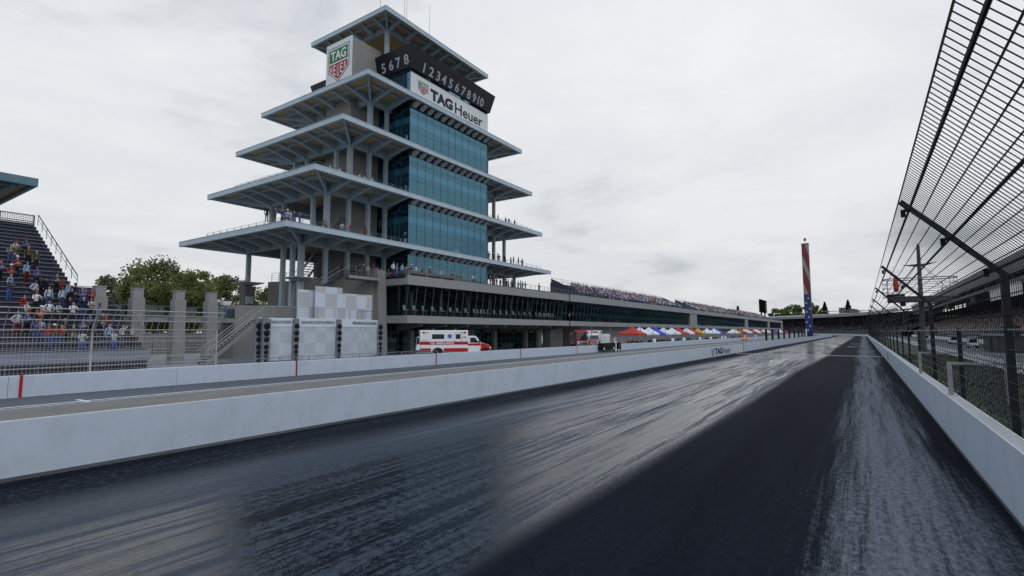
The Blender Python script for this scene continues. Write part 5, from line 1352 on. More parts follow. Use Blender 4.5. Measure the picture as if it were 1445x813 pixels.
def fire_engine(label, loc, rot):
    t = thing('fire_engine', label, 'fire engine', (0, 0, 0), 0)
    m = MB(M['redveh']); m.box(-4.2, 1.6, -1.22, 1.22, .6, 2.7); b_ = m.build('body', t, bevel=.05)
    m = MB(M['galv'])
    for s in (-1, 1):
        for x in (-3.9, -2.4, -.3): m.box(x, x + 1.3, s * 1.22, s * 1.235, 1.0, 2.3)
    m.build('shutter', b_)
    m = MB(M['white']); [m.box(-4.1, 1.5, s * 1.2201, s * 1.23, .72, .88) for s in (-1, 1)]; m.build('stripe', b_)
    m = MB(M['redveh']); m.prism([(1.65, -1.2, .5), (3.9, -1.2, .5), (3.95, -1.2, 1.5), (3.7, -1.2, 2.95), (1.65, -1.2, 2.95)], (0, 2.4, 0)); c_ = m.build('cab', t, bevel=.06)
    m = MB(M['darkglass']); m.prism([(3.955, -1.08, 1.55), (3.955, 1.08, 1.55), (3.75, 1.02, 2.7), (3.75, -1.02, 2.7)], (.015, 0, .003))
    for s in (-1, 1): m.box(2.0, 3.5, s * 1.2, s * 1.215, 1.65, 2.6)
    m.build('window', c_)
    m = MB(M['white']); m.box(3.93, 3.97, -1.1, 1.1, 1.05, 1.25); m.use(M['chrome']); m.box(3.9, 4.25, -1.2, 1.2, .42, .72); m.box(3.94, 3.99, -.5, .5, .75, 1.02); m.build('bumper', t)
    for s in (-1, 1): m = MB(M['white']); m.box(3.93, 4.0, s * .65, s * 1.1, .76, 1.0); m.build('headlight', t)
    m = MB(M['lampred']); m.box(2.6, 3.1, -1., 1., 2.951, 3.15); m.build('light_bar', t)
    m = MB(M['white']); m.box(-4.0, 1.4, -.5, .5, 2.701, 2.95); [m.tube((-4, y, 3.), (1.5, y, 3.), .05, 5) for y in (-.45, .45)]; m.build('ladder', t)
    for x in (-2.2, 2.6):
        for s in (-1, 1): wheel(t, x, s * 1.05, .52, .34)
    t.location = loc; t.rotation_euler = (0, 0, rot); return t
c = atD(818, 485, 88); fire_engine('red fire engine parked nose out behind the second ambulance', (c[0] - 1.2, c[1] + 2.6, 0), rad(-55))

# ================================================================== PIT EQUIPMENT, TENTS
pe = thing('pit_cart', 'black pit cart standing against the pit road wall in front of a white cabinet', 'cart', (-30.1, 71, 0))
p0, p1 = atX(847.5, 490, -30.2), atX(866, 490, -30.2)
m = MB(M['black']); m.box(-30.55, -29.9, p0[1], p1[1], .30, 1.22); m.use(M['rubber']); m.box(-29.899, -29.88, p0[1] + .3, p1[1] - .3, .42, 1.1); m.build('body', pe, bevel=.03)
m = MB(M['white'])
for y in (p0[1] + .5, p1[1] - .7): m.lathe([(.18, -29.88), (.18, -29.86)], (0, y, .45), 12, 'x')
m.build('badge', pe)
for y in (p0[1] + .4, p1[1] - .4): m = MB(M['rubber']); m.lathe([(.15, -.06), (.15, .06)], (-30.0, y, .15), 10, 'x'); m.build('wheel', pe)
p2, p3 = atX(870.5, 490, -30.2), atX(874, 490, -30.2)
pb_ = thing('equipment_box', 'small black box beyond the white stand on the pit road wall', 'box', (-30.2, p2[1], 0)); m = MB(M['black']); m.box(-30.5, -29.9, p2[1], p3[1], .25, 1.2); m.build('body', pb_, bevel=.03); m = MB(M['galv']); m.box(-29.899, -29.88, p2[1] + .15, p2[1] + .35, .6, .9); m.box(-30.5, -30.4, p2[1] + .1, p2[1] + .2, 0, .249); m.box(-30.05, -29.95, p3[1] - .2, p3[1] - .1, 0, .249); m.build('foot', pb_)
ws = thing('signal_stand', 'white stand between the black pit cart and the small black box', 'stand', (-30.2, p1[1] + .8, 0))
y = (p1[1] + p2[1]) / 2; m = MB(M['white']); m.box(-30.3, -30.1, y - .25, y + .25, .06, 1.9); m.build('post', ws); m = MB(M['galv']); m.box(-30.5, -29.9, y - .5, y + .5, 0, .06); m.build('base', ws); m = MB(M['red']); m.box(-30.1, -30.08, y - .2, y + .2, 1.5, 1.8); m.build('light', ws)
wc = thing('white_cabinet', 'white shelved cabinet standing behind the pit road wall above the black cart', 'cabinet', (-33, 72, 0))
p4, p5 = atX(849.5, 478, -33), atX(861, 478, -33); m = MB(M['white']); m.box(-33.6, -33, p4[1], p5[1], .1, 2.45); m.build('body', wc); m = MB(M['rail'])
for z in (.9, 1.5, 2.0): m.box(-32.999, -32.97, p4[1] + .05, p5[1] - .05, z - .02, z + .02)
m.build('shelf', wc)
pfn = thing('pit_fence', 'tall thin poled pit fence with cross rails behind the pit road wall', 'fence', (-31.7, 150, 0))
ys_ = [67., 73.5, 80, 86.5, 93, 100, 107, 114.5, 122, 130, 138, 147, 156, 166, 176, 187, 199, 212, 226, 241, 257, 275, 295]
for y in ys_: m = MB(M['rail']); m.tube((-31.7, y, 0), (-31.7, y, 3.7), .05, 5); m.build('post', pfn)
m = MB(M['rail'])
for z in (1.3, 1.75): m.tube((-31.7, 67, z), (-31.7, 295, z), .03, 4)
m.tube((-31.7, 67, 3.6), (-31.7, 100, 3.6), .02, 4); m.build('cross_rail', pfn)
TENTS = [(892, 'r'), (903, 'w'), (915.6, 'w'), (924.6, 'b'), (936, 'w'), (948, 'w'), (956.5, 'r'), (968.5, 'w'), (974.6, 'r'), (984.5, 'y'), (997.4, 'w'), (1007, 'w'), (1011, 'b'), (1034, 'w'), (1038, 'y'), (1045, 'r'), (1050, 'w'), (1054, 'w'), (1060, 'r'), (1064, 'w'), (1067.5, 'w'), (1071, 'r'), (1077, 'w'), (1082, 'w'), (1086.5, 'r'), (1092.6, 'b'), (1098, 'w'), (1101, 'w'), (1105.5, 'r')]
NM = {'r': 'red', 'w': 'white', 'b': 'blue', 'y': 'yellow'}
ORD = ['first', 'second', 'third', 'fourth', 'fifth', 'sixth', 'seventh', 'eighth', 'ninth', 'tenth', 'eleventh', 'twelfth', 'thirteenth', 'fourteenth', 'fifteenth', 'sixteenth', 'seventeenth', 'eighteenth', 'nineteenth', 'twentieth'] + ['twenty-' + s for s in ('first', 'second', 'third', 'fourth', 'fifth', 'sixth', 'seventh', 'eighth', 'ninth')] + ['thirtieth'] + ['thirty-' + s for s in ('first', 'second', 'third', 'fourth', 'fifth', 'sixth', 'seventh', 'eighth', 'ninth')] + ['fortieth']
def make_tent(c, w=1.65):
    t = thing('canopy_tent', 'x', 'tent', (0, 0, 0), 0, 'peaked canopy tents along the pit lane')
    m = MB(M['tent' + c]); ze, zt = 2.45, 3.75; k = w * .34
    P0 = [(-w, -w), (w, -w), (w, w), (-w, w)]; P1 = [(a * .36, b_ * .36) for a, b_ in P0]
    m.raw([(a, b_, ze) for a, b_ in P0] + [(a, b_, ze + .72) for a, b_ in P1] + [(0, 0, zt)] + [(a * 1.01, b_ * 1.01, ze - .32) for a, b_ in P0],
          [(0, 1, 5, 4), (1, 2, 6, 5), (2, 3, 7, 6), (3, 0, 4, 7), (4, 5, 8), (5, 6, 8), (6, 7, 8), (7, 4, 8), (9, 10, 1, 0), (10, 11, 2, 1), (11, 12, 3, 2), (12, 9, 0, 3)])
    m.build('canopy', t)
    for a, b_ in P0: m = MB(M['galv']); m.tube((a * .96, b_ * .96, 0), (a * .96, b_ * .96, ze), .035, 5); m.build('leg', t)
    return t
TP = {}; cnt = {}; tot = {k: sum(1 for x in TENTS if x[1] == k) for k in 'rwby'}
CART = None
CARTCOL = ['black', 'red', 'galv', 'black', 'orange', 'black', 'white']
for i, (px, c) in enumerate(TENTS):
    cnt[c] = cnt.get(c, 0) + 1; p = atX(px, 465, -36.)
    if i == 0: lab = 'red peaked canopy tent, biggest of the row and closest to the ambulances'
    else:
        prev = NM[TENTS[i - 1][1]]; lab = f"{NM[c]} peaked canopy tent beyond a {prev} one, {ORD[cnt[c] - 1]} {NM[c]} tent counted from the ambulances"
    if c not in TP: TP[c] = make_tent(c); TP[c].location = (-36, p[1], 0); TP[c]['label'] = lab; tt = TP[c]
    else: tt = copy_thing(TP[c], (-36, p[1], 0), 0, lab)
    if i == 0: tt.scale = (1.25, 1.25, 1.0)
    if i < 16:   # tool carts in the shade of the tents
        if CART is None:
            CART = thing('tool_cart', 'x', 'cart', (0, 0, 0), 0, 'tool carts under the pit tents')
            m = MB(M['black']); m.box(-.4, .4, -.9, .9, .18, 1.15); m.build('body', CART, bevel=.03); m = MB(M['galv']); [m.box(.401, .43, -.8, .8, z, z + .03) for z in (.4, .65, .9)]; m.build('drawer_handle', CART); m = MB(M['rubber']); [m.lathe([(.1, -.03), (.1, .03)], (a, b_, .1), 8, 'x') for a in (-.3, .3) for b_ in (-.7, .7)]; m.build('wheel', CART)
            CART.location = (-36.3, p[1] + .2, 0); CART['label'] = 'black tool cart under the biggest red tent'
        else: copy_thing(CART, (-36.2 + random.uniform(-.4, .4), p[1] + random.uniform(-.5, .5), 0), random.uniform(-.2, .2), f"black tool cart in the shade of the {ORD[cnt[c] - 1]} {NM[c]} tent")
# white bollard bins on the wall line
wbp = None
for i, px in enumerate((923.5, 949.3, 965.5, 987.8, 1003.3, 1019, 1023.5, 1052, 1066.5)):
    y = atX(px, 480, -31.45)[1]; lab = ['white drum behind the pit road wall under the first blue tent', 'white drum behind the pit road wall, second after the blue tent', 'white drum behind the pit road wall between red tents', 'white drum behind the pit road wall by the first yellow tent', 'white drum behind the pit road wall by two white tents', 'white drum, first of a close pair on the pit road wall', 'white drum, second of a close pair on the pit road wall', 'white drum beside the orange barrels', 'white drum beyond the orange barrels, smallest of the row'][i]
    if wbp is None:
        wbp = thing('white_drum', lab, 'drum', (0, 0, 0), 0, 'white drums along the pit road wall'); m = MB(M['white']); m.lathe([(.3, 0), (.32, .2), (.3, .9), (.32, 1.2), (.3, 1.45), (.1, 1.5)], (0, 0, 0), 14); m.build('shell', wbp, True); m = MB(M['rail']); m.lathe([(.325, .62), (.325, .68)], (0, 0, 0), 14); m.build('band', wbp); wbp.location = (-31.5, y, 0)
    else: copy_thing(wbp, (-31.5, y, 0), 0, lab)
ob = None
for i, px in enumerate((1048.6, 1053.0)):
    p = atX(px, 479, -30.1); lab = ['orange barrel by the pit road wall, closer of two', 'orange barrel by the pit road wall, farther of two'][i]
    if ob is None:
        ob = thing('orange_barrel', lab, 'barrel', (0, 0, 0), 0, 'orange barrels by the pit road wall'); m = MB(M['orange']); m.lathe([(.42, 0), (.42, .12), (.32, .14), (.27, 1.35), (.15, 1.45)], (0, 0, 0), 14); m.build('drum', ob, True); m = MB(M['white']); m.lathe([(.31, .6), (.30, .85)], (0, 0, 0), 14); m.build('reflective_band', ob); ob.location = (-30.0, p[1], 0)
    else: copy_thing(ob, (-30.0, p[1], 0), 0, lab)

# ================================================================== BAR CHAIRS behind the terrace glass
ch = thing('bar_chair', 'x', 'chair', (0, 0, 0), 0, 'pale bar chairs behind the terrace glass')
m = MB(M['chair']); m.prism([(-.22, -.23, .74), (-.17, -.23, .74), (-.26, -.23, 1.28), (-.31, -.23, 1.28)], (0, .46, 0)); m.build('backrest', ch, bevel=.015)
m = MB(M['chair']); m.box(-.2, .26, -.23, .23, .68, .75); m.build('seat', ch, bevel=.02)
m = MB(M['galv'])
for a, b_ in ((-.2, -.2), (.22, -.2), (-.2, .2), (.22, .2)): m.tube((a * 1.1, b_ * 1.1, 0), (a * .9, b_ * .9, .68), .018, 5)
m.tube((.23, -.21, .3), (.23, .21, .3), .014, 4); m.build('frame', ch)
CH = [571.6, 584.8, 598.1, 610.9, 624.7, 636.1, 646.9, 657.9, 669.8, 675.3, 680, 684.8, 689.5, 698.5, 707.7, 716, 725.5, 733.5, 741.5, 749, 757.5, 761.8, 764.9, 768.6, 772.3, 775.3, 778.4, 782]
CXX = PX - 1.45
for i, px in enumerate(CH):
    y = atX(px, 440, CXX)[1]
    lab = 'pale bar chair behind the terrace glass, ' + ('nearest the corner of the building' if i == 0 else 'last before the bare end of the glass' if i == len(CH) - 1 else f'{ORD[i]} along from the building corner')
    if i == 0: ch.location = (CXX, y + .1, 4.77); ch.rotation_euler = (0, 0, .15); ch['label'] = lab
    else: copy_thing(ch, (CXX + random.uniform(-.06, .06), y + .1, 4.77), random.uniform(-.1, .35), lab)

# ================================================================== PEOPLE
def body_mesh(pose, name, detail=True):
    """one continuous skinned figure; materials 0 shirt 1 trousers 2 skin 3 hair 4 shoes, faces +X"""
    J = {}; E = []
    def j(n, x, y, z, r, rz=None): J[n] = (Vector((x, y, z)), r, rz or r)
    seated = pose.startswith('sit'); 
    hz_ = .93 if not seated else .46
    j('pel', 0, 0, hz_, .135, .10); j('waist', .0, 0, hz_ + .16, .13, .095); j('chest', .005, 0, hz_ + .37, .155, .115); j('ucl', -.005, 0, hz_ + .49, .11, .075); j('neck', .01, 0, hz_ + .555, .052); j('jaw', .03, 0, hz_ + .625, .068, .075); j('head', .02, 0, hz_ + .72, .078, .095); j('crown', .01, 0, hz_ + .79, .055, .06)
    E += [('pel', 'waist'), ('waist', 'chest'), ('chest', 'ucl'), ('ucl', 'neck'), ('neck', 'jaw'), ('jaw', 'head'), ('head', 'crown')]
    for s, k in ((1, 'l'), (-1, 'r')):
        sh = hz_ + .47
        j(k + 'sh', 0, s * .175, sh, .062)
        if pose in ('crossed', 'sit_crossed'): el, wr, ha = (.06, s * .245, sh - .28), (.235, s * .02, sh - .22 + .03 * s), (.22, -s * .10, sh - .20 + .03 * s)
        elif pose == 'hips': el, wr, ha = (-.08, s * .36, sh - .25), (.07, s * .19, sh - .43), (.10, s * .13, sh - .47)
        elif pose == 'clap': el, wr, ha = (.10, s * .25, sh - .26), (.30, s * .07, sh - .16), (.36, s * .03, sh - .10)
        elif pose == 'wave' and s > 0: el, wr, ha = (.05, s * .34, sh + .16), (.08, s * .30, sh + .42), (.09, s * .29, sh + .52)
        elif seated: el, wr, ha = (.06, s * .24, sh - .27), (.28, s * .15, sh - .36), (.36, s * .12, sh - .38)
        else: el, wr, ha = (-.03, s * .235, sh - .28), (.03, s * .25, sh - .54), (.055, s * .245, sh - .63)
        j(k + 'el', *el, .045); j(k + 'wr', *wr, .031); j(k + 'ha', *ha, .036, .024)
        E += [('ucl', k + 'sh'), (k + 'sh', k + 'el'), (k + 'el', k + 'wr'), (k + 'wr', k + 'ha')]
        if seated: hip, kn, an, to = (.06, s * .09, hz_ - .01), (.46, s * .12, hz_ + .02), (.48, s * .12, .09), (.61, s * .14, .045)
        else: hip, kn, an, to = (0, s * .095, hz_ - .08), (.015, s * .105, .50), (-.02, s * .115, .09), (.13, s * .14, .045)
        j(k + 'hip', *hip, .092); j(k + 'kn', *kn, .062); j(k + 'an', *an, .045); j(k + 'to', *to, .045, .035)
        E += [('pel', k + 'hip'), (k + 'hip', k + 'kn'), (k + 'kn', k + 'an'), (k + 'an', k + 'to')]
    names = list(J); idx = {n: i for i, n in enumerate(names)}
    me = bpy.data.meshes.new(name); me.from_pydata([J[n][0][:] for n in names], [(idx[a], idx[b_]) for a, b_ in E], [])
    ob = bpy.data.objects.new(name, me); COL.objects.link(ob)
    ob.modifiers.new('Skin', 'SKIN'); sv = me.skin_vertices[0].data
    for n in names: sv[idx[n]].radius = (J[n][1], J[n][2]); sv[idx[n]].use_root = (n == 'pel')
    if detail: sb_ = ob.modifiers.new('Subsurf', 'SUBSURF'); sb_.levels = 1; sb_.render_levels = 1
    dg = bpy.context.evaluated_depsgraph_get(); dg.update()
    m2 = bpy.data.meshes.new_from_object(ob.evaluated_get(dg)); bpy.data.objects.remove(ob)
    V = [v.co.copy() for v in m2.vertices]; F = [tuple(p.vertices) for p in m2.polygons]; bpy.data.meshes.remove(m2)
    bones = []
    part = {'pel': 1, 'waist': 0, 'chest': 0, 'ucl': 0, 'neck': 2, 'jaw': 2, 'head': 2, 'crown': 3}
    for a, b_ in E:
        if b_[1:] in ('sh', 'el'): q = 0
        elif b_[1:] == 'wr': q = 0 if pose not in ('crossed', 'sit_crossed', 'wave') else 2
        elif b_[1:] == 'ha': q = 2
        elif b_[1:] in ('hip', 'kn', 'an'): q = 1
        elif b_[1:] == 'to': q = 4
        else: q = part[b_]
        if (a, b_) == ('pel', 'waist'): q = 0
        bones.append((J[a][0], J[b_][0], q))
    mi = []
    hd = J['head'][0]
    for f in F:
        c = sum((V[i] for i in f), Vector()) / len(f); best = (9, 0)
        for a, b_, q in bones:
            d = b_ - a; t = max(0, min(1, (c - a).dot(d) / d.length_squared)); dd = (a + d * t - c).length
            if dd < best[0]: best = (dd, q)
        q = best[1]
        if c.z > hz_ + .60 and q in (2, 3): q = 3 if (c.z > hd.z + .045 or (c.x < hd.x - .02 and c.z > hd.z - .07)) else 2
        mi.append(q)
    mb = MB(M['white']); mb.mats = []; 
    mb.v = [v[:] for v in V]; mb.f = F; mb.mi = mi
    def blob(cx, cy, cz, rx, ry, rz, q, n=6):
        k = len(mb.v); mb.v += [(cx + rx, cy, cz), (cx - rx, cy, cz), (cx, cy + ry, cz), (cx, cy - ry, cz), (cx, cy, cz + rz), (cx, cy, cz - rz)]
        for f in ((0, 2, 4), (2, 1, 4), (1, 3, 4), (3, 0, 4), (2, 0, 5), (1, 2, 5), (3, 1, 5), (0, 3, 5)): mb.f.append(tuple(k + i for i in f)); mb.mi.append(q)
    fx = hd.x + .078
    for s in (1, -1): blob(fx + .004, s * .032, hd.z + .0, .008, .013, .007, 4); blob(hd.x - .005, s * .082, hd.z - .02, .018, .012, .03, 2)
    blob(fx + .008, 0, hd.z - .03, .018, .011, .022, 2); blob(fx - .002, 0, hd.z - .068, .008, .024, .006, 0 if False else 2)
    if detail:   # five separate fingers on each hand
        for s, k in ((1, 'l'), (-1, 'r')):
            w, h = J[k + 'wr'][0], J[k + 'ha'][0]; d = (h - w).normalized(); sd_ = d.cross(Vector((0, s, 0))); sd_ = (sd_ if sd_.length > .2 else Vector((1, 0, 0))).normalized()
            t = MB(M['white']); 
            for fi, (o, ln) in enumerate(((-.024, .06), (-.008, .075), (.008, .07), (.024, .055))):
                b0 = h + sd_ * o + d * .01; mid = b0 + d * ln * .55; tip = mid + d * ln * .4 + Vector((0, -s * .018, 0)); t.tube(b0, mid, .009, 4, .008); t.tube(mid, tip, .008, 4, .006)
            b0 = h - d * .03 + sd_ * .03; t.tube(b0, b0 + sd_ * .03 + d * .04, .010, 4, .008)
            kk = len(mb.v); mb.v += t.v; mb.f += [tuple(kk + i for i in f) for f in t.f]; mb.mi += [2] * len(t.f)
    me = bpy.data.meshes.new(name); me.from_pydata(mb.v, [], mb.f)
    for mm in (SHIRT['blue'], SHIRT['denim'], SKINM[0], HAIRM[0], M['rubber']): me.materials.append(mm)
    me.polygons.foreach_set('material_index', mb.mi); me.polygons.foreach_set('use_smooth', [True] * len(mb.f)); me.update()
    return me
POSES = {p: body_mesh(p, 'figure_' + p) for p in ('down', 'crossed', 'hips', 'clap', 'wave', 'sit', 'sit_crossed')}
def cap_mesh():
    m = MB(M['white']); m.lathe([(.104, 0), (.102, .04), (.085, .085), (.04, .108), (.005, .112)], (0, 0, 0), 12); m.prism([(.06, -.075, .0), (.18, -.05, -.012), (.20, 0, -.012), (.18, .05, -.012), (.06, .075, .0)], (0, 0, .012))
    o = m.build('cap'); me = o.data; bpy.data.objects.remove(o); me.polygons.foreach_set('use_smooth', [True] * len(me.polygons)); return me
CAPM = cap_mesh()
def vest_mesh():
    m = MB(M['white']); o = None
    return None
PR = random.Random(5)
def person(x, y, z, face, pose, shirt, trousers, label, group, cap=None, h=1.75):
    o = bpy.data.objects.new('person', POSES[pose]); COL.objects.link(o); o.location = (x, y, z); o.rotation_euler = (0, 0, face)
    k = h / 1.75; o.scale = (k, k * PR.uniform(.96, 1.1), k)
    ms = (SHIRT[shirt], SHIRT[trousers], SKINM[PR.choice((0, 0, 0, 1, 1, 2))], HAIRM[PR.choice((0, 0, 1, 1, 2))])
    for i, m in enumerate(ms): o.material_slots[i].link = 'OBJECT'; o.material_slots[i].material = m
    tag(o, label, 'person', group)
    if cap:
        hz_ = (.93 if not pose.startswith('sit') else .46) + .755
        c = bpy.data.objects.new('cap', CAPM); COL.objects.link(c); c.parent = o; c.location = (.012, 0, hz_); c.material_slots[0].link = 'OBJECT'; c.material_slots[0].material = SHIRT[cap]
    return o
PCOUNT = [0]
# standing spectators on the bleacher, read off row by row: head position in the picture, shirt, trousers, pose, cap
ST = [(23.2, 338.7, 'pale grey', 'denim', 'crossed', 'red'), (37.2, 337.6, 'blue', 'black', 'crossed', 'red'), (16, 343.5, 'slate blue', 'denim', 'crossed', None), (22, 348, 'olive', 'denim', 'hips', None), (40.7, 348, 'olive', 'black', 'down', None), (51.7, 354.6, 'olive', 'navy', 'down', None),
      (1.8, 365, 'blue', 'black', 'crossed', 'red'), (24.4, 365.7, 'red', 'navy', 'crossed', 'white'), (16, 375.6, 'red', 'black', 'crossed', 'white'), (38.7, 367.6, 'light blue', 'maroon', 'down', None), (52.8, 374.5, 'blue', 'black', 'crossed', 'red'), (15.5, 387, 'light blue', 'denim', 'down', None), (14.3, 392, 'dark grey', 'blue', 'clap', 'red'),
      (80.9, 386.3, 'dark grey', 'black', 'crossed', None), (57.9, 389, 'navy', 'black', 'down', None), (65.7, 389.3, 'black', 'black', 'down', 'black'), (50.2, 396.7, 'pale grey', 'maroon', 'hips', None), (88, 395, 'red', 'navy', 'crossed', None), (70, 402, 'pale grey', 'denim', 'down', None), (88.6, 403, 'pale grey', 'denim', 'down', None), (97.4, 399.6, 'light blue', 'black', 'down', None), (106.3, 401, 'navy', 'denim', 'hips', 'black'),
      (101.8, 405.5, 'black', 'dark grey', 'clap', None), (116.6, 408, 'blue', 'denim', 'crossed', None), (52.4, 409, 'white', 'black', 'clap', None), (34.7, 414, 'red', 'denim', 'down', None), (39, 421.5, 'pale grey', 'black', 'crossed', None), (59, 419, 'navy', 'black', 'down', None), (70, 424, 'white', 'black', 'hips', None), (83.3, 426.7, 'pale grey', 'black', 'crossed', None), (58.9, 431, 'orange', 'black', 'crossed', 'white'),
      (98.6, 419.8, 'navy', 'black', 'down', None), (104, 425.8, 'white', 'navy', 'clap', None), (118.4, 420.6, 'navy', 'denim', 'down', None), (25.8, 440, 'pale grey', 'maroon', 'hips', None), (39.6, 437, 'blue', 'black', 'crossed', 'red'), (51.6, 446, 'blue', 'denim', 'crossed', None), (59, 448, 'light blue', 'denim', 'down', None), (56.5, 452.5, 'slate blue', 'denim', 'crossed', None), (92, 448, 'dark grey', 'black', 'down', None), (118, 447, 'blue', 'black', 'crossed', None),
      (69.2, 457.6, 'red', 'denim', 'down', None), (77, 459.4, 'red', 'blue', 'crossed', 'white'), (87.8, 457.6, 'red', 'denim', 'clap', None), (104.5, 456, 'olive', 'dark grey', 'hips', None), (117, 462.8, 'pale grey', 'blue', 'clap', None), (120.7, 410, 'blue', 'denim', 'down', 'blue'), (130.3, 405.5, 'red', 'black', 'crossed', None), (129.3, 421, 'pale grey', 'black', 'crossed', None), (126.4, 445, 'blue', 'black', 'crossed', None), (140.5, 429.6, 'slate blue', 'denim', 'down', 'red'),
      (149, 434.4, 'navy', 'black', 'down', None), (145.6, 440, 'olive', 'black', 'hips', None), (150, 441.7, 'red', 'denim', 'down', None), (174, 455.4, 'pale grey', 'denim', 'wave', None), (162, 462, 'pale grey', 'blue', 'clap', None), (187.5, 460.6, 'pale grey', 'black', 'crossed', None), (155, 455, 'light blue', 'denim', 'down', None)]
placed = []
for (px, pyy, sh, tr, po, cap) in ST:
    best = None
    for r in range(0, SN):
        x = row_x(r) - SDX * .45; p = atX(px, pyy, x); e = abs(p[2] - (row_z(r) + 1.73))
        if best is None or e < best[0]: best = (e, r, p[1])
    placed.append([best[1], min(best[2], row_end(best[1]) - .3), sh, tr, po, cap])
placed.sort(key=lambda q: (q[0], -q[1]))
PW = {'down': 'arms down', 'crossed': 'arms crossed', 'hips': 'hands on hips', 'clap': 'hands together', 'wave': 'one arm raised'}
rows = sorted({q[0] for q in placed})
for i, (r, y, sh, tr, po, cap) in enumerate(placed):
    ro = [q for q in placed if q[0] == r]; k = ro.index(placed[i]); rn = rows.index(r)
    where = f"{ORD[rn]} occupied bleacher row" if len(ro) == 1 else f"{ORD[k]} from the stair in {ORD[rn]} occupied bleacher row"
    capt = f", {cap} cap" if cap and len(sh.split()) < 2 else ''
    person(row_x(r) - SDX * .45, y, row_z(r), PR.uniform(-.35, .35) + .45, po, sh, tr, f"person in {sh} top{capt}, {where}".replace(' occupied bleacher row', ' row of bleacher'), 'standing spectators on the bleacher', cap, PR.uniform(1.68, 1.82)); PCOUNT[0] += 1
# terrace guests and people on the roof balconies
def line_people(pxs, X, z, py, where, group, dark=None, poses=('down', 'crossed', 'hips', 'clap'), face=.3):
    for i, e in enumerate(pxs):
        px = e[0] if isinstance(e, tuple) else e
        sh = e[1] if isinstance(e, tuple) else PR.choice(['white', 'blue', 'pale grey', 'red', 'navy', 'slate blue', 'dark grey', 'light blue', 'olive', 'black'])
        tr = e[2] if isinstance(e, tuple) and len(e) > 2 else PR.choice(['denim', 'black', 'navy', 'tan', 'dark grey'])
        y = atX(px, py, X)[1]; po = PR.choice(poses)
        person(X + PR.uniform(-.12, .05), y, z, face + PR.uniform(-.6, .6), po, sh, tr, f"person in {sh} top, {ORD[i]} along {where}", group, PR.choice([None, None, 'red', 'white', 'blue']), PR.uniform(1.66, 1.82)); PCOUNT[0] += 1
line_people([(507.6), (513.5), (520.8), (527, 'red'), (533.5, 'light blue', 'blue'), (538, 'light blue', 'blue')], -48.9, TERR, 366, 'the railing above the hanging stair', 'guests along the terrace above the hanging stair')
line_people([481.8, 495, 502], -52.2, TERR, 380, 'the terrace railing by the columns', 'guests by the terrace columns')
line_people([(555.5, 'white', 'maroon'), (560, 'slate blue', 'blue'), 567.6, 574.4], -45.0, TERR, 373, 'the terrace corner parapet', 'guests at the terrace corner')
line_people([(581, 'red'), (587, 'white'), (596, 'olive'), (606, 'red'), (621.7, 'pale grey'), (637.4, 'red', 'blue'), (644.7, 'slate blue', 'blue'), (649.3, 'tan', 'blue'), (667, 'white', 'black'), (671, 'tan')], -44.85, TERR, 380, 'the terrace in front of the tower glass', 'guests on the terrace in front of the tower glass')
line_people([(692.6, 'blue', 'orange'), (700.7, 'black', 'black'), (707, 'black', 'black'), 714.5, 717, (721.8, 'slate blue'), (723.5, 'navy'), (731, 'slate blue'), (734.8, 'light blue'), (738, 'slate blue'), (741.5, 'light blue'), (761, 'black', 'black')], -44.9, TERR, 392, 'the terrace past the tower glass', 'guests on the terrace past the tower')
line_people([(376, 'black', 'black'), 388, 398, (406, 'light blue'), (409, 'white'), (415, 'blue', 'blue'), (423, 'blue', 'blue')], -49.6, ROOFS[0][1], 315, 'the lowest roof balcony corner', 'guests on the lowest roof balcony')
line_people([(457, 'blue'), (461, 'tan'), (483, 'white'), (495, 'red'), (516, 'red')], -49.7, ROOFS[0][1], 322, 'the lowest roof balcony before the glass', 'guests on the lowest roof balcony')
line_people([690, 696, (702, 'light blue'), 704.5, (712.4, 'black', 'black'), (720.7, 'slate blue'), 724.7, (731.6, 'dark grey'), (737.5, 'dark grey')], -49.0, ROOFS[0][1], 360, 'the lowest roof balcony beyond the glass', 'guests on the lowest roof balcony')
line_people([(467, 'white'), (479.6, 'white'), (483, 'navy'), (508.7, 'white'), (515.5, 'white'), (525.8, 'white')], -50.0, ROOFS[1][1], 237, 'the second roof balcony before the glass', 'guests on the second roof balcony')
line_people([697, 703, 714, 718, 726], -49.0, ROOFS[1][1], 311, 'the second roof balcony beyond the glass', 'guests on the second roof balcony')
line_people([(803.5, 'slate blue'), (807.5, 'maroon')], -44.7, 4.75, 440, 'the open bay between the two glass fronts', 'pair in the open bay of the garage building')
line_people([(832.5, 'orange', 'orange')], -33.5, 0, 480, 'the wall in front of the second ambulance', 'marshals behind the pit road wall')
line_people([(843, 'white'), (846, 'black'), (866, 'pink'), (869, 'pale grey'), (889, 'orange', 'orange'), (893, 'maroon'), (902, 'tan'), (930, 'maroon'), (943, 'orange', 'orange'), (958, 'maroon'), (972, 'black'), (1000, 'orange', 'orange'), (1013, 'orange', 'orange'), (1037, 'orange', 'yellow'), (1042, 'orange', 'orange')], -33.2, 0, 478, 'the pit crews by the tents', 'pit crew behind the pit road wall')
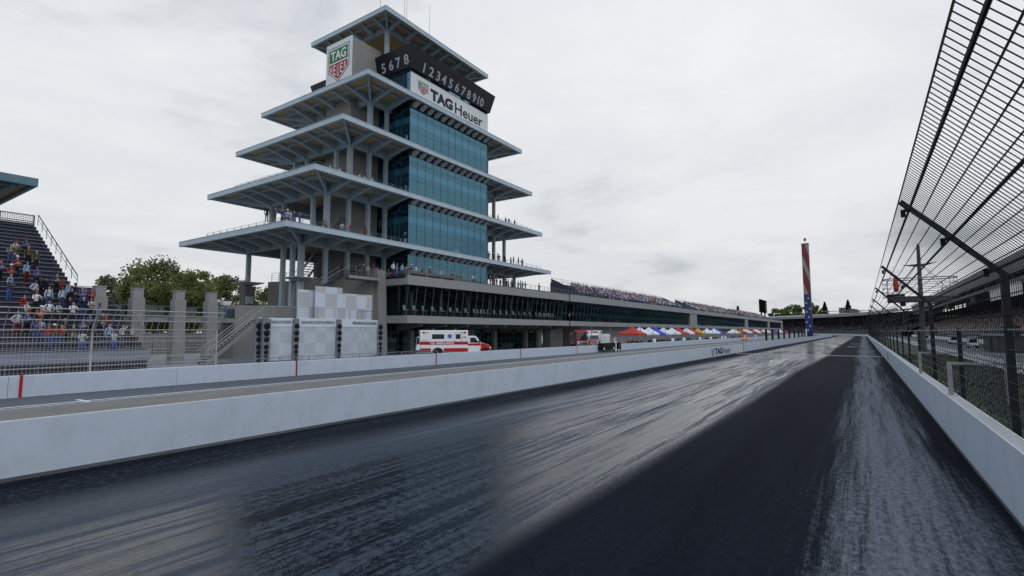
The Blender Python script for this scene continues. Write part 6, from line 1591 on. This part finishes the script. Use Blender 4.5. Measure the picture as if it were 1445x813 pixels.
# seated spectators near enough to count: closest bleacher on the garage roof, closest seats of the outer grandstand
CN = ['white', 'pale grey', 'blue', 'slate blue', 'navy', 'red', 'light blue', 'black', 'pink', 'dark grey', 'white', 'slate blue', 'tan']
free = 298 - PCOUNT[0]
nroof = 54
def seat_person(x, y, z, face, where, group):
    sh = PR.choice(CN); tr = PR.choice(['denim', 'black', 'navy', 'tan']); po = PR.choice(['sit', 'sit', 'sit_crossed'])
    person(x, y, z, face, po, sh, tr, f"seated person in {sh} top, {where}", group, PR.choice([None, None, None, 'red', 'white', 'blue']), PR.uniform(1.68, 1.8)); PCOUNT[0] += 1
USED = set()
rd = (51.6 - 45.2) / 8; rz_ = 2.6 / 8
for i in range(nroof):
    r = i % 7; k = i // 7; y = 91.6 + r * .95 + k * 1.5 + PR.uniform(-.2, .2)
    seat_person(-45.2 - r * rd - rd * .55, y, 9.9 + r * rz_, .2, f"{ORD[k]} seat of {ORD[r]} row, roof bleacher by the terrace", 'people on the roof bleacher by the terrace'); USED.add((r, k))
ng = max(0, free - nroof); per = 6
for i in range(ng):
    r = i % per; k = i // per; y = 117.5 + r * 3.6 + k * .78 + PR.uniform(-.12, .12)
    seat_person(GX0 + r * GDX + GDX * .55, y, GZ0 + r * GDZ, math.pi + PR.uniform(-.2, .5), f"{ORD[k]} seat of {ORD[r]} row, outer grandstand", 'people in the front of the outer grandstand')
NGK = ng // per + 1
# everyone else: one crowd of small seated figures
tv, tf, tm = [], [], []
def tb(x0, x1, y0, y1, z0, z1, q, tw=1.):
    k = len(tv); a, b_ = (y0 + y1) / 2, (y1 - y0) / 2 * tw
    tv.extend([(x0, y0, z0), (x1, y0, z0), (x1, y1, z0), (x0, y1, z0), (x0, a - b_, z1), (x1, a - b_, z1), (x1, a + b_, z1), (x0, a + b_, z1)])
    for f in ((4, 5, 6, 7), (0, 1, 5, 4), (1, 2, 6, 5), (2, 3, 7, 6), (3, 0, 4, 7)): tf.append(tuple(k + i for i in f)); tm.append(q)
tb(-.11, .12, -.16, .16, .42, .72, 0, 1.25); tb(-.11, .10, -.2, .2, .72, .95, 0, .62); tb(.0, .48, -.17, .17, .36, .52, 1, .9); tb(.38, .50, -.15, .15, .0, .40, 1); tb(.0, .34, -.26, -.19, .60, .70, 0); tb(.0, .34, .19, .26, .60, .70, 0)
tb(-.07, .075, -.065, .065, .96, 1.09, 2, 1.05); tb(-.09, .075, -.078, .078, 1.085, 1.19, 3, .75)
TV = np.array(tv); TF = np.array(tf); TM = np.array(tm)
P_, A_, = [], []
for r in range(GN):
    x = GX0 + r * GDX + GDX * .55; z = GZ0 + r * GDZ; y = GY_0 + .4 + RNG.rand() * .4
    while y < GY_1 - .5:
        ind = r < per and 117.5 + r * 3.6 - .5 < y < 117.5 + r * 3.6 + NGK * .78 + .3
        if not ind and RNG.rand() < .93: P_.append((x + RNG.uniform(-.06, .06), y, z)); A_.append(math.pi + RNG.uniform(-.4, .6))
        y += .58 + RNG.rand() * .12
for si, (a, c) in enumerate(STANDS_R):
    for r in range(0, 8):
        x = -45.2 - r * rd - rd * .55; z = 9.9 + r * rz_; y = a + .6 + r * .95 * (1 if si == 0 else 1.2)
        while y < c - r * .6 - .5:
            ind = si == 0 and r <= 6 and y < 91.6 + r * .95 + 8 * 1.5 - .4
            if not ind and RNG.rand() < .8: P_.append((x, y, z)); A_.append(RNG.uniform(-.5, .5))
            y += .62 + RNG.rand() * .25
for i in range(1500):   # distant turn stand
    t_ = rad(6) + rad(100) * RNG.rand(); q = RNG.rand(); rr = RAD + 16.6 + q * 16; p = arc(rr, t_); P_.append((p[0], p[1], 2.4 + q * 7.4)); A_.append(t_ + math.pi)
for z in (13.92, 20.48, 27.12):   # guests seen through the tower glass
    for i in range(46): P_.append((-48.8 - RNG.rand() * 4.5, 48 + RNG.rand() * 14.5, z)); A_.append(RNG.uniform(-.6, .6))
for z in (17.63,):
    for i in range(30): P_.append((-48.9 - RNG.rand() * 3, 48 + RNG.rand() * 14.5, z)); A_.append(RNG.uniform(-.6, .6))
P_ = np.array(P_); A_ = np.array(A_); n = len(P_); ca, sa = np.cos(A_)[:, None], np.sin(A_)[:, None]; sc_ = RNG.uniform(.94, 1.08, n)[:, None]
vx = (TV[None, :, 0] * ca - TV[None, :, 1] * sa) * sc_ + P_[:, 0:1]; vy = (TV[None, :, 0] * sa + TV[None, :, 1] * ca) * sc_ + P_[:, 1:2]; vz = TV[None, :, 2] * sc_ + P_[:, 2:3]
VV = np.stack([vx, vy, vz], -1).reshape(-1, 3); FF = (TF[None] + (np.arange(n) * len(TV))[:, None, None]).reshape(-1, 4)
sk_ = ['white', 'pale grey', 'blue', 'slate blue', 'navy', 'red', 'light blue', 'black', 'pink', 'dark grey', 'orange', 'tan', 'yellow', 'green']
wts = np.array([5, 4, 3, 4, 3, 2.2, 3, 3, 1.2, 3, .5, 1.5, .4, .3]); wts /= wts.sum()
cmats = [SHIRT[k] for k in sk_] + [SHIRT['denim'], SHIRT['black'], SHIRT['tan']] + SKINM + HAIRM + [SHIRT['white'], SHIRT['red'], SHIRT['slate blue'], SHIRT['navy']]
si_ = RNG.choice(len(sk_), n, p=wts); ti_ = 14 + RNG.randint(0, 3, n); ki_ = 17 + RNG.choice(3, n, p=[.55, .30, .15]); hi_ = 20 + RNG.choice(7, n, p=[.24, .18, .08, .18, .09, .13, .10])
MI = np.stack([si_, ti_, ki_, hi_], 1)[:, TM].reshape(-1).astype(np.int32)
me = bpy.data.meshes.new('crowd'); me.vertices.add(len(VV)); me.vertices.foreach_set('co', VV.reshape(-1)); me.loops.add(FF.size); me.loops.foreach_set('vertex_index', FF.reshape(-1).astype(np.int32)); me.polygons.add(len(FF)); me.polygons.foreach_set('loop_start', np.arange(0, FF.size, 4, dtype=np.int32))
for m_ in cmats: me.materials.append(m_)
me.update(calc_edges=True); me.polygons.foreach_set('material_index', MI); me.validate()
o = bpy.data.objects.new('crowd', me); COL.objects.link(o); tag(o, 'dense seated crowd filling the outer grandstand and the roof bleachers', 'crowd', kind='stuff')
print('people', PCOUNT[0], 'crowd', n, 'objects', len(bpy.data.objects))
